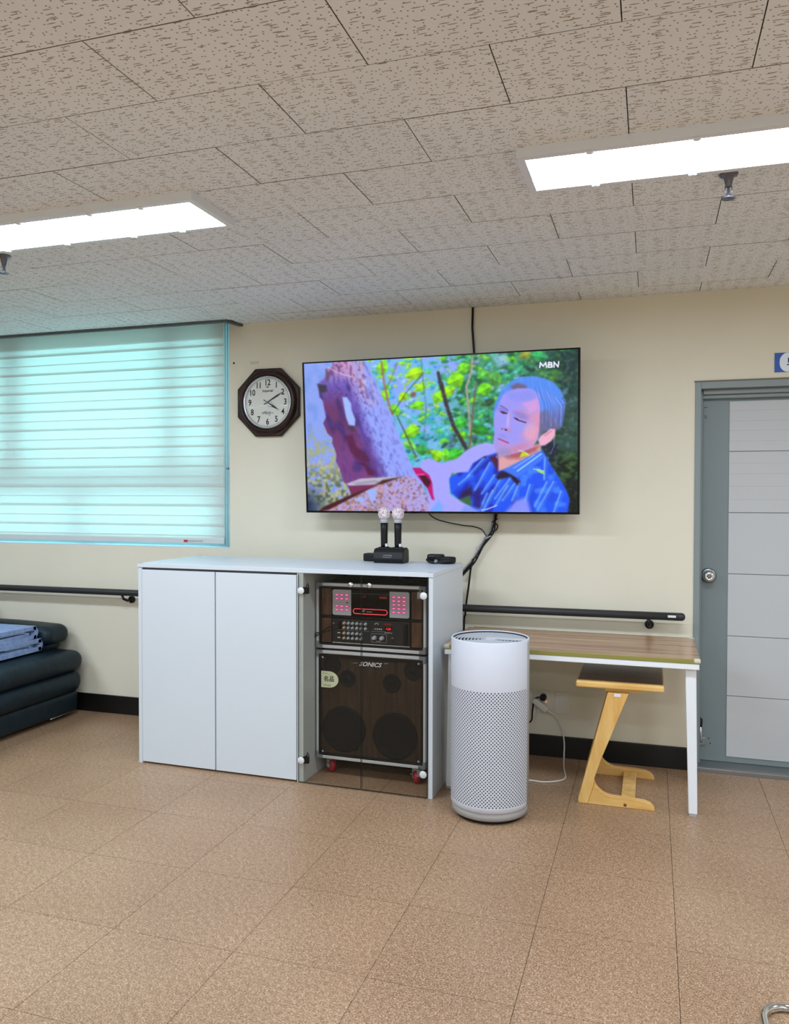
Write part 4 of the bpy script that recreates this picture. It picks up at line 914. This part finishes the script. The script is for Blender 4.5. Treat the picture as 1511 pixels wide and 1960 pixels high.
for x in (SX0+.036, SX1-.036):
    for z_ in (z0+.036, z1-.036): MB().lathe([(.0055, .0065), (.0055, .009), (.003, .011), (0, .011)], (x, SF, z_), 'y', 12).build('screw', LIGHTGREY, sp)
lg = MB()
text('logo_text', 'SONICS', WHITEINK, sp, -1.345, SF-.0082, z1-.057, .030, .0015, shear=.35, bold=.0005, sx=1.12)
MB().prism([(-1.440, z1-.056), (-1.413, z1-.052), (-1.413, z1-.0535)], 'xz', SF-.009, SF-.0078).prism([(-1.27, z1-.0475), (-1.262, z1-.0445), (-1.243, z1-.0445)], 'xz', SF-.009, SF-.0078).build('logo_flash', WHITEINK, sp)
st = MB()
sxc, szc = -1.598, .497
pts_ = [(sxc-.013, szc+.042), (sxc-.013, szc-.042), (sxc+.03, szc-.042)] + [(sxc+.030+.052*math.cos(a), szc+.042*math.sin(a)) for a in [-PI/2 + PI*i/24 for i in range(1, 24)]] + [(sxc+.03, szc+.042)]
sk = MB().prism(pts_, 'xz', SF-.0098, SF-.0082).build('sticker', STICKER, sp, label='cream rounded sticker with black characters')
text('sticker_characters', '\u540d\u54c1', INK, sk, sxc+.030, SF-.0100, szc+.001, .029, .0003, bold=.0006)
for i, ch in enumerate('Best Quality Sound'):
    a = i/17; text('sticker_letter', ch, INK, sk, sxc-.002+.058*a, SF-.0100, szc+.032-.017*a*a, .0072, .0002, rot=-.5*a) if ch != ' ' else None
text('sticker_line', '\ud558\uc774\uc0ac\uc6b4\ub4dc', INK, sk, sxc+.020, SF-.0100, szc-.031, .0095, .0002, shear=.3)
def caster(x, y, ang):
    c = bpy.data.objects.new('caster', MB().box(-.022, .022, -.022, .022, .068, .088).mesh('caster_plate', material=STEEL)); COL.objects.link(c); c.parent = sp
    c.location = Vector((x, y, 0)) - ORG[sp.name]; c.rotation_euler = (0, 0, ang); ORG[c.name] = Vector((0, 0, 0))
    MB().lathe([(.0, -.015), (.028, -.015), (.034, -.009), (.034, .009), (.028, .015), (0, .015)], (0, .0, .034), 'x', 24).build('wheel', WHEEL, c)
    MB().lathe([(.011, -.0165), (.011, .0165)], (0, 0, .034), 'x', 14).build('axle', CHROME, c)
    MB().box(-.0215, -.0175, -.012, .012, .026, .070).box(.0175, .0215, -.012, .012, .026, .070).build('fork', LIGHTGREY, c, bevel=.002)
    MB().box(-.030, -.018, -.03, -.004, .05, .056).build('brake_lever', STEEL, c, bevel=.001)
for x, y, a in ((-1.585, -.595, .95), (-1.112, -.615, .25), (-1.585, -.33, .3), (-1.115, -.33, .2)): caster(x, y, a)

rk = rot_thing('equipment_rack', 'black and walnut equipment rack with aluminium edges on top of the speaker', 'rack')
y0r, y1r = .657, .992
MB().box(SX0+.006, SX1-.006, SF+.012, SB, y0r+.004, y0r+.012).box(SX0+.006, SX1-.006, SF+.012, SB, y1r-.012, y1r-.004).box(SX0+.006, SX0+.014, SF+.012, SB, y0r+.012, y1r-.012).box(SX1-.014, SX1-.006, SF+.012, SB, y0r+.012, y1r-.012).box(SX0+.014, SX1-.014, SB-.01, SB, y0r+.012, y1r-.012).build('case', BLACK, rk)
edge_frame(rk, y0r, y1r)
for x0, x1 in ((SX0+.026, SX0+.081), (SX1-.078, SX1-.024)):
    for a, b in ((.686, .812), (.826, .962)): box('walnut_panel', WALNUT, rk, x0, x1, SF+.004, SF+.016, a, b, .001)
for a in ((SX0+.014, SX1-.014, .815, .824), (SX0+.014, SX1-.014, .965, .978), (SX0+.014, SX1-.014, .670, .683)): box('front_bar', BLACK, rk, a[0], a[1], SF, SF+.016, a[2], a[3], .001)
for x0, x1 in ((SX0+.014, SX0+.025), (SX1-.023, SX1-.014)): box('side_bar', BLACK, rk, x0, x1, SF, SF+.016, .683, .965, .001)
for i in range(4): box('rubber_foot', BLACK_SOFT, rk, (SX0+.03 if i % 2 else SX1-.07), (SX0+.07 if i % 2 else SX1-.03), (SF+.03 if i < 2 else SB-.08), (SF+.07 if i < 2 else SB-.04), .645, .661, 0)

kp = rot_thing('karaoke_player', 'karaoke player with silver keypads of lit pink keys in the rack', 'karaoke player')
kx0, kx1 = SX0+.084, SX1-.081
box('body', BLACKGLOSS, kp, kx0, kx1, SF+.006, SF+.25, .826, .963, .002)
def keypad(x0, x1, cols, rows, left):
    pd = MB().prism(rrect(x0, x1, .829, .960, .010, 6, 'bc' if left else 'ad'), 'xz', SF-.002, SF+.006).build('keypad', LIGHTGREY, kp, bevel=.001)
    for zk in rows:
        for xk in cols:
            MB().prism(rrect(xk-.0095, xk+.0095, zk-.0048, zk+.0048, .0018, 3), 'xz', SF-.0036, SF-.002).build('key', PINKKEY, pd)
            MB().box(xk-.0055, xk+.0055, SF-.004, SF-.0035, zk-.0014, zk+.0014).build('key_legend', PINKGLYPH, pd)
    return pd
w_ = kx0
p1 = keypad(kx0+.004, kx0+.106, [kx0+.029, kx0+.056, kx0+.083], (.933, .914, .876, .857), True)
box('separator', WARMGREY, p1, kx0+.02, kx0+.072, SF-.0026, SF-.0018, .8950, .8960, 0); box('usb_port', BLACK, p1, kx0+.080, kx0+.091, SF-.0026, SF-.0018, .892, .897, 0)
keypad(kx1-.110, kx1-.006, [kx1-.087, kx1-.060, kx1-.033], (.933, .914, .895, .876, .857), False)
kd0, kd1 = kx0+.106, kx1-.110
box('display', BLACKGLOSS, kp, kd0+.002, kd1-.002, SF+.001, SF+.006, .832, .958, .001)
box('display_line', GREYPLASTIC, kp, kd0+.004, kd1-.004, SF+.0004, SF+.0012, .942, .943, 0)
text('display_digits', '000000', DIMLED, kp, kd1-.034, SF+.0004, .926, .017, .0004, sx=.8)
text('display_time', '1 8', DIMLED, kp, kd0+.070, SF+.0004, .928, .012, .0004)
ring = [(p[0], SF-.0005, p[1]) for p in rrect(kd0+.012, kd1-.012, .841, .866, .0124, 7)]
MB().tube(ring, .0022, 6, True).build('light_ring', REDBAR, kp); text('player_mark', 'KY', WHITEINK, kp, kd0+.066, SF+.0004, .8545, .012, .0004, shear=.25, bold=.0003); text('player_submark', 'KARAOKE', WHITEINK, kp, kd0+.098, SF+.0004, .8525, .0062, .0003)

am = rot_thing('mixer_amplifier', 'black mixing amplifier with rows of small silver knobs under the karaoke player', 'amplifier')
box('body', BLACK, am, kx0, kx1, SF+.006, SF+.30, .686, .812, .002)
box('front_panel', mat('charcoal_panel', (26, 30, 32), .4), am, kx0+.002, kx1-.004, SF+.001, SF+.007, .688, .811, .001)
box('bottom_trim', SILVER, am, kx0+.003, kx1-.004, SF-.001, SF+.002, .6865, .6895, 0)
KNOB = LIGHTGREY; KTAN = mat('tan_knob', (196, 170, 150), .4)
kxs = [kx0+.069+.0232*i for i in range(6)]
for zk, n in ((.790, 6), (.767, 6), (.739, 5), (.714, 5)):
    for i in range(n):
        kn = MB().lathe([(.0078, 0), (.0078, .004), (.006, .006), (.0056, .016), (.004, .018), (0, .018)], (kxs[i], SF+.001, zk), 'y', 16).build('knob', KTAN if i == 0 else KNOB, am)
        MB().box(kxs[i]-.0006, kxs[i]+.0006, SF+.0004, SF+.0012, zk+.0105, zk+.0125).build('pointer_mark', WHITEINK, am)
for zk in (.739, .714): box('input_legend', WHITEINK, am, kx0+.031, kx0+.046, SF+.0003, SF+.0012, zk-.0025, zk+.0025, 0)
box('input_legend', WHITEINK, am, kx0+.004, kx0+.013, SF+.0003, SF+.0012, .785, .787, 0)
for a in ((kx0+.03, kx0+.205, .7535), (kx0+.215, kx0+.290, .7555)): box('divider_line', LIGHTGREY, am, a[0], a[1], SF+.0003, SF+.0012, a[2], a[2]+.0009, 0)
for i, zk in enumerate((.790, .767)): MB().lathe([(.009, .001), (.009, .016), (.006, .02), (.005, .030), (0, .030)], (kx0+.043, SF, zk), 'y', 14).build('jack_plug', BLACK_SOFT, am)
MB().tube([(kx0+.243+.009*math.cos(q*PI/8), SF+.0006, .793+.005*math.sin(q*PI/8)) for q in range(-2, 11)], .0013, 6).build('brand_swirl', WHITEINK, am)
for i in range(5): box('mode_button', WHITEINK if i else GREYPLASTIC, am, kx0+.227+.0098*i, kx0+.232+.0098*i, SF-.001, SF+.0012, .766, .771, 0)
box('led_window', BLACKGLOSS, am, kx0+.287, kx0+.325, SF+.0003, SF+.0012, .763, .781, 0)
text('led_digits', '4.20', REDLED, am, kx0+.306, SF+.0001, .7715, .015, .0004, bold=.0004); text('model_mark', 'DSP-2000 PLUS', WHITEINK, am, kx0+.306, SF+.0005, .752, .0068, .0003, sx=.9)
text('model_shadow_line', 'AMPLIFIER', DIMLED, am, kx0+.300, SF+.0005, .795, .009, .0003)
MB().tube([(p[0], SF+.0006, p[1]) for p in rrect(kx0+.214, kx0+.296, .701, .744, .005, 4)], .0007, 5, True).build('volume_outline', LIGHTGREY, am)
for x in (kx0+.233, kx0+.273): MB().lathe([(.011, 0), (.011, .005), (.009, .008), (.0085, .022), (.006, .024), (0, .024)], (x, SF+.001, .724), 'y', 20).build('volume_knob', KNOB, am)
text('volume_legend', 'VOLUME', WHITEINK, am, kx0+.253, SF+.0005, .7065, .006, .0003)
box('power_switch', BLACK_SOFT, am, kx0+.321, kx0+.334, SF-.002, SF+.002, .703, .722, .001); box('switch_legend', WHITEINK, am, kx0+.322, kx0+.333, SF+.0003, SF+.0012, .7265, .728, 0)
MB().box(kx1-.034, kx1-.016, SF-.012, SF+.001, .696, .80).build('handle', BLACK, am, bevel=.005, seg=3)
for i, zk in enumerate((.790, .767)):
    ld = rot_thing('microphone_lead', ('upper' if i == 0 else 'lower') + ' black lead plugged into the mixing amplifier front', 'cable', 'leads into the amplifier')
    MB().tube(spline([(kx0+.043, SF-.031, zk), (kx0+.01, SF-.034, zk-.012), (kx0-.05, SF-.022, .742-.006*i), (SX0+.008, SF-.018, .722-.002*i+.012*(i == 0)), (SX0-.0035, SF-.006, .712+.012*(i == 0)), (SX0-.0050, SF+.03, .70+.012*(i == 0))]), .0028, 7).build('cord', BLACK_SOFT, ld)

# ------------------------------------------------------------------ on top of the cabinet
CT = CH
ch = thing('microphone_charger', 'black two slot microphone charging base on the white cabinet', 'charger', (-1.335, -.35, CT), -.02)
gx = -1.338; gy = -.335
pr = [(gy-.055, CT+.012), (gy-.060, CT+.022), (gy-.050, CT+.060), (gy-.035, CT+.078), (gy+.03, CT+.082), (gy+.05, CT+.07), (gy+.055, CT+.01), (gy+.045, CT), (gy-.045, CT)]
MB().prism(pr, 'yz', gx-.088, gx+.083).build('base', BLACK, ch, bevel=.010, seg=4)
MB().tube([(gx-.030, gy-.0582, CT+.034), (gx-.026, gy-.0555, CT+.044), (gx+.022, gy-.0555, CT+.044), (gx+.016, gy-.0582, CT+.034)], .0012, 6, True).build('badge', LIGHTGREY, ch)
for dx in (-.042, .036): MB().lathe([(.030, .07), (.030, .084), (.024, .086)], (gx+dx, gy, CT), 'z', 24).build('socket_collar', BLACK, ch)
def mic(dx, label):
    t = thing('microphone', label, 'microphone', (gx+dx, gy, CT+.078), 0, 'wireless microphones in the charger')
    c = (gx+dx, gy, CT)
    MB().lathe([(.0170, .0865), (.0185, .10), (.0195, .18), (.0205, .216)], c, 'z', 28).build('handle', BLACK, t)
    MB().lathe([(.0212, .216), (.0222, .219), (.0222, .232), (.0205, .236)], c, 'z', 28).build('collar_ring', LIGHTGREY, t)
    MB().lathe([(.0215, .236), (.030, .245), (.0335, .262), (.0325, .280), (.025, .293), (.013, .2985), (0, .30)], c, 'z', 30).build('head_cover', FOAM, t)
    MB().box(c[0]+.010, c[0]+.022, c[1]-.016, c[1]+.004, CT+.0875, CT+.104).build('switch_tab', WHITEINK, t, bevel=.002)
mic(-.042, 'left wireless microphone with a lacy white head cover in the charger'); mic(.036, 'right wireless microphone with a lacy white head cover in the charger')
rc = thing('receiver_box', 'small black box half hidden behind the microphone charger', 'box', (-1.47, -.24, CT))
MB().box(-1.520, -1.40, -.285, -.215, CT+.001, CT+.043).build('body', BLACK, rc, bevel=.006, seg=3)
box('status_light', LIGHTGREY, rc, -1.452, -1.443, -.2865, -.2845, CT+.019, CT+.022, 0)
wp = thing('black_waist_pack', 'folded black belt pack lying on the right of the cabinet top', 'pouch', (-1.06, -.29, CT))
MB().prism(rrect(-1.150, -1.060, -.31, -.245, .02), 'xy', CT+.014, CT+.048).build('pouch', BLACK, wp, bevel=.008, seg=3)
MB().prism(rrect(-1.085, -.995, -.325, -.25, .03), 'xy', CT+.0012, CT+.036).build('case', BLACK_SOFT, wp, bevel=.010, seg=3)
MB().tube(spline([(-1.148, -.30, CT+.02), (-1.12, -.335, CT+.010), (-1.07, -.345, CT+.012), (-1.02, -.34, CT+.020), (-.995, -.30, CT+.03)]), .008, 8).build('strap', BLACK_SOFT, wp)
MB().box(-1.095, -1.078, -.352, -.34, CT+.008, CT+.024).build('buckle', GREYPLASTIC, wp, bevel=.002)
MB().box(-1.14, -1.10, -.3125, -.309, CT+.025, CT+.040).build('flap', BLACKGLOSS, wp, bevel=.001)

# ------------------------------------------------------------------ air purifier
px, py, pr_ = -.693, -.868, .177
ap = thing('air_purifier', 'tall white cylindrical air purifier with a perforated front', 'air purifier', (px, py, 0))
def cang(d): return math.radians(-90 + d)      # 0 faces the room
zb, zp0, zp1, zt = .052, .078, .585, .800
MB().lathe([(.150, .0), (.150, .010), (.156, .014), (.172, .020), (.172, .050), (.165, .0525)], (px, py, 0), 'z', 64).build('base', WARMGREY, ap)
MB().lathe([(.152, .0), (.152, .0135), (.14, .0136)], (px, py, 0), 'z', 48).build('base_foot', BLACK_SOFT, ap)
SEAM = 78
MB().lathe([(pr_-.006, zb), (pr_, zb+.004), (pr_, zp0)], (px, py, 0), 'z', 60, cang(-SEAM), cang(SEAM)).build('front_lower_band', PURE, ap)
MB().lathe([(pr_, zp1), (pr_, zt-.004), (pr_-.003, zt), (pr_-.007, zt), (pr_-.009, zt-.02)], (px, py, 0), 'z', 60, cang(-SEAM), cang(SEAM)).build('front_upper_shell', PURE, ap)
MB().lathe([(pr_-.006, zb), (pr_-.001, zb+.004), (pr_-.001, zt-.018), (pr_-.006, zt-.013), (pr_-.010, zt-.02)], (px, py, 0), 'z', 60, cang(SEAM), cang(360-SEAM)).build('rear_shell', WARMGREY, ap)
MB().lathe([(pr_-.012, zp0-.02), (pr_-.012, zp1+.02)], (px, py, 0), 'z', 60, caps=False).build('filter', FILTER, ap)
MB().lathe([(pr_-.003, zt-.016), (pr_-.001, zt-.004), (pr_-.004, zt), (pr_-.008, zt), (pr_-.010, zt-.02)], (px, py, 0), 'z', 60, cang(SEAM), cang(360-SEAM), caps=False).build('rim', PURE, ap)
# perforated front: every hole is a real opening in the shell
NC, NR = 31, 64
da = math.radians(2*SEAM)/NC; dz = (zp1-zp0)/NR; V = []; F = []
rh = .21
for j in range(NR):
    for i in range(NC + 1):
        sh = .5 if j % 2 else 0.0
        a0 = i - sh; a1 = a0 + 1
        lo, hi = max(a0, 0), min(a1, NC)
        if hi - lo < .02: continue
        k = len(V)
        def P(u, w__): a = cang(-SEAM) + u*da; return (px + pr_*math.cos(a), py + pr_*math.sin(a), zp0 + w__*dz)
        if hi - lo < .99:
            V += [P(lo, j), P(hi, j), P(hi, j+1), P(lo, j+1)]; F.append((k, k+1, k+2, k+3)); continue
        cu, cw = a0+.5, j+.5
        outer = [(a1, cw), (a1, j+1), (cu, j+1), (a0, j+1), (a0, cw), (a0, j), (cu, j), (a1, j)]
        V += [P(*q) for q in outer] + [P(cu + rh*math.cos(q*PI/4)*(dz/(pr_*da))**0, cw + rh*math.sin(q*PI/4)*(pr_*da/dz)) for q in range(8)]
        F += [(k+q, k+(q+1) % 8, k+8+(q+1) % 8, k+8+q) for q in range(8)]
pf = MB(); pf.v = V; pf.f = F; pf.sm = [True]*len(F)
po = pf.build('perforated_panel', PURE, ap); po['kind'] = 'stuff'
# top outlet
MB().lathe([(0, zt-.034), (pr_-.009, zt-.034), (pr_-.009, zt-.004)], (px, py, 0), 'z', 48, caps=False).build('outlet_well', FILTER, ap)
for i in range(9):
    r = .038 + i*.0155
    MB().lathe([(r, zt-.016), (r+.0035, zt-.010), (r+.007, zt-.016)], (px, py, 0), 'z', 48, caps=False).build('outlet_ring', LIGHTGREY, ap)
MB().lathe([(0, zt-.008), (.030, zt-.008), (.034, zt-.012), (.034, zt-.02)], (px, py, 0), 'z', 32, caps=False).build('outlet_hub', LIGHTGREY, ap)
MB().box(px-.02, px+.165, py-.017, py+.017, zt-.012, zt-.004).build('control_bar', mat('bar_grey', (190, 190, 194), .4), ap, bevel=.003)

# ------------------------------------------------------------------ desk and stool
dk = thing('desk', 'low white desk with a wood print top and clear mat', 'desk', (-.375, -.40, 0))
dx0, dx1, dy0, dy1 = -.957, .212, -.685, -.105
box('top_board', WHITE_EDGE, dk, dx0+.003, dx1-.004, dy0+.003, dy1, .668, .694, .002)
box('mat', OLIVE, dk, dx0, dx1, dy0, dy1, .694, .7135, .002, label='clear desk mat with an olive edge')
box('wood_print', OAK, dk, dx0+.002, dx1-.002, dy0+.003, dy1-.002, .7132, .7146, 0, label='wood grain print under the mat')
for x0 in (dx0-.002, dx1-.028):
    for y0 in (dy0-.002, dy1-.028): box('corner_guard', CLEARPLASTIC, dk, x0, x0+.03, y0, y0+.03, .697, .7165, .006)
for s, (lx0, lx1) in ((1, (.150, .197)), (-1, (-.942, -.895))):
    for (ya, yb) in ((-.655, -.615), (-.175, -.135)):
        f = (1 if s > 0 else -1)
        if ya > -.3: lx0, lx1 = (.184, .206) if s > 0 else (-.951, -.929)
        k_ = 1.0 if ya < -.3 else .45
        tp = [(lx0, .668), (lx1, .668), (lx1 + f*.010, .02), (lx1 + f*.010 if f > 0 else lx0+.010-.004, .012), (lx0 + f*.020*k_, .012), (lx0 + f*.018*k_, .08)] if f > 0 else [(lx1, .668), (lx0, .668), (lx0-.010, .02), (lx0-.010, .012), (lx1-.020*k_, .012), (lx1-.018*k_, .08)]
        lgo = MB().prism(tp, 'xz', ya, yb).build('leg', WHITE_EDGE, dk, bevel=.003)
        xa, xb = ((lx0+.022*k_, lx1+.008) if f > 0 else (lx0-.008, lx1-.022*k_)); MB().box(xa, xb, ya+.004, yb-.004, 0, .0125).build('foot', LIGHTGREY, lgo, bevel=.002)
    lx0, lx1 = (.150, .197) if s > 0 else (-.942, -.895)
    MB().box((lx0+lx1)/2-.0, (lx0+lx1)/2+.023, -.615, -.175, .630, .668).build('leg_brace', WHITE_EDGE, dk, bevel=.003)
MB().box(-.895, .150, -.19, -.16, .628, .668).build('apron', WHITE_EDGE, dk, bevel=.002)

sl = thing('stool', 'honey coloured wooden stool with one slanted side under the desk', 'stool', (-.13, -.40, 0))
yf = (-.640, -.610); yr = (-.215, -.185)
for (ya, yb) in (yf, yr):
    MB().prism([(-.318, 0), (-.318, .02), (-.186, .530), (-.092, .530), (-.215, .21), (-.243, .125), (-.250, .078), (-.275, 0)], 'xz', ya, yb).build('leg', PINE, sl, bevel=.003)
    arc = [(-.2450, .115)] + [(-.155 + .092*math.cos(a), .128 + .082*math.sin(a)) for a in [PI*1.08 + PI*.38*i/10 for i in range(11)]]
    MB().prism([(-.2745, 0), (-.2495, .078), (-.2440, .112)] + arc[2:] + [(-.08, .044), (-.02, .040), (.006, .032), (.022, .016), (.026, 0)], 'xz', ya, yb).build('runner', PINE_X, sl, bevel=.003)
MB().box(-.125, -.062, yf[1], yr[0], .006, .030).build('crossbar', PINE, sl, bevel=.003)
MB().prism([(-.300, .045), (-.276, .045), (-.170, .455), (-.194, .455)], 'xz', yf[1]+.002, yr[0]-.002).build('back_board', PINE, sl, bevel=.002)
MB().lathe([(.007, 0), (.007, .002), (0, .0025)], (-.105, yf[0], .014), 'y', 14).build('bolt_cap', mat('bolt_cap', (110, 78, 40), .5), sl)
MB().box(-.200, -.035, -.62, -.20, .5305, .548).build('seat_support', PINE_X, sl, bevel=.003)
st_ = MB().box(-.330, .062, -.655, -.17, .548, .578).build('seat', PINE_X, sl, bevel=.008, seg=3)
MB().box(-.322, .056, -.632, -.178, .5775, .5800).build('seat_pad', SEATBROWN, st_, bevel=.001, label='dark brown seat surface')
MB().box(-.158, -.128, -.6415, -.6398, .512, .526).build('maker_label', WHITEINK, sl, label='small white label on the leg')

# ------------------------------------------------------------------ sofa and blankets
so_ = thing('sofa', 'dark navy leather sofa in the left corner below the window', 'sofa', (-4.1, -1.2, 0))
def pad(name, x0, x1, y0, y1, za, zb_, r, sag=0.0):
    nx, ny, nz = 10, 22, 6; m = MB()
    P = []
    import itertools
    def f(a, b, c):   # superellipsoid-like rounded box
        X = (x0+x1)/2; Y = (y0+y1)/2; Z = (za+zb_)/2; hx, hy, hz = (x1-x0)/2, (y1-y0)/2, (zb_-za)/2
        p = Vector((a*hx, b*hy, c*hz)); q = Vector((max(-hx+r, min(hx-r, p.x)), max(-hy+r, min(hy-r, p.y)), max(-hz+min(r, hz*.96), min(hz-min(r, hz*.96), p.z))))
        d = p - q
        if d.length > 1e-6: d = d.normalized()*r if hz >= r else Vector((d.x, d.y, d.z)).normalized()*r
        d.z *= min(1, hz/r) if hz < r else 1
        p = q + d; p.z += sag*math.cos(a*PI/2)*math.cos(b*PI/2)*(1 if c > 0 else 0)
        return (X+p.x, Y+p.y, Z+p.z)
    def face(fn, nu, nv):
        k = len(m.v); vs = [fn(2*i/nu-1, 2*j/nv-1) for j in range(nv+1) for i in range(nu+1)]
        m.add(vs, [(j*(nu+1)+i, j*(nu+1)+i+1, (j+1)*(nu+1)+i+1, (j+1)*(nu+1)+i) for j in range(nv) for i in range(nu)], True)
    g = lambda t, n: math.copysign(1-(1-abs(t))**1.8, t)
    face(lambda u, v: f(g(u, 0), g(v, 0), 1), 20, 30); face(lambda u, v: f(g(u, 0), g(v, 0), -1), 20, 30)
    face(lambda u, v: f(1, g(u, 0), g(v, 0)), 30, 14); face(lambda u, v: f(-1, g(u, 0), g(v, 0)), 30, 14)
    face(lambda u, v: f(g(u, 0), 1, g(v, 0)), 20, 14); face(lambda u, v: f(g(u, 0), -1, g(v, 0)), 20, 14)
    o = m.build(name, LEATHER, so_)
    w = o.modifiers.new('weld', 'WELD'); w.merge_threshold = .0004
    return o
pad('base', -4.60, -3.575, -2.3, -.085, .025, .165, .035)
pad('lower_cushion', -4.60, -3.55, -2.3, -.06, .150, .300, .070)
pad('seat_cushion', -4.60, -3.545, -2.3, -.055, .288, .425, .066, .015)
pad('armrest_base', -4.60, -3.735, -.24, -.05, .40, .52, .05)
pad('armrest', -4.60, -3.675, -.262, -.035, .462, .585, .058, .02)
pad('backrest', -4.70, -4.30, -2.3, -.10, .40, .80, .09)
for x_, y_ in ((-3.66, -.16), (-4.5, -.16), (-3.66, -2.2), (-4.5, -2.2)): MB().lathe([(.022, 0), (.026, .03)], (x_, y_, 0), 'z', 16).build('foot', BLACK, so_)
MB().tube([(-3.574, -.13, .034), (-3.574, -.36, .034)], .003, 6).build('zip', STEEL, so_)
def ribbon(path, th):
    P = [Vector((0, p[0], p[1])) for p in path]; L, Rr = [], []
    for i, p in enumerate(P):
        t_ = (P[min(i+1, len(P)-1)] - P[max(i-1, 0)]).normalized(); n = Vector((0, -t_.z, t_.y)); L.append(p+n*th/2); Rr.append(p-n*th/2)
    return [(q.y, q.z) for q in L] + [(q.y, q.z) for q in reversed(Rr)]
def blanket(zb_, ye, x1, label, h, mirrored=False):
    t = thing('folded_blanket', label, 'blanket', (-3.95, -.6, zb_), 0, 'folded blue blankets on the sofa')
    th = .026
    def arc(yc, zc, rz): return [(yc + rz*1.15*math.sin(a), zc - rz*math.cos(a)) for a in [PI*i/10 for i in range(11)]]
    z0 = zb_ + th/2 + .0005; z1 = zb_ + h - th/2
    outer = [(-1.05, z0), (-.7, z0)] + arc(ye-(z1-z0)*.6, (z0+z1)/2, (z1-z0)/2) + [(-.7, z1+.002), (-1.05, z1)]
    zm = (z0+z1)/2; k = max(.006, (z1-z0-th)/2)
    core = [(-1.0, zm-k*.5), (-.7, zm-k*.5), (ye-.10, zm-k*.4), (ye-.060, zm+k*.1)]
    curl = [(ye-.30, zm+k*1.0), (ye-.14, zm+k*.9), (ye-.090, zm+k*.3), (ye-.105, zm-k*.5)]
    for nm, pth, xx, tk in (('outer_fold', outer, x1, th), ('core_fold', core, x1-.010, th*.62), ('curled_edge', curl, x1-.004, th*.4)):
        pts = [(v.x, v.y) for v in spline([(p[0], p[1], 0) for p in pth], 4)]
        MB().prism(ribbon(pts, tk), 'yz', x1-.42, xx, True).build(nm, FLEECE, t, bevel=.009, seg=3)
    return t
blanket(.441, -.262, -3.72, 'lower folded blue fleece blanket lying on the navy sofa seat', .078)
blanket(.5195, -.285, -3.735, 'upper folded blue fleece blanket lying on the other blanket', .084)

# ------------------------------------------------------------------ chair base at the lower right corner
cr = thing('tubular_chair', 'chrome tube chair base cut by the bottom right corner', 'chair', (.55, -2.4, 0))
R0 = .011
def corner(xc, yc, r, a0, a1, n=8): return [(xc + r*math.cos(a0+(a1-a0)*i/n), yc + r*math.sin(a0+(a1-a0)*i/n), R0) for i in range(n+1)]
yb_ = -2.025; xl, xr = .305, .74
loop = [(xl, -2.62, .05), (xl, -2.60, .022), (xl, -2.56, R0)] + corner(xl+.07, yb_-.07, .07, PI, PI/2) + corner(xr-.07, yb_-.07, .07, PI/2, 0) + [(xr, -2.56, R0), (xr, -2.60, .022), (xr, -2.62, .05)]
MB().tube(loop, R0, 14).build('base_loop', CHROME, cr)
for x in (xl, xr): MB().tube([(x, -2.62, .05), (x, -2.635, .25), (x+.0, -2.65, .42), (x+(.03 if x < .5 else -.03), -2.70, .44), (x+(.03 if x < .5 else -.03), -3.05, .44)], R0, 12).build('leg', CHROME, cr)
MB().tube([(xl+.045, -2.135, R0), (xl+.12, -2.075, .013), (xl+.20, -2.04, R0)], .009, 10).build('corner_stay', STEEL, cr)
MB().box(xl+.04, xr-.04, -3.06, -2.68, .452, .49).build('seat', LEATHER, cr, bevel=.015, seg=3)
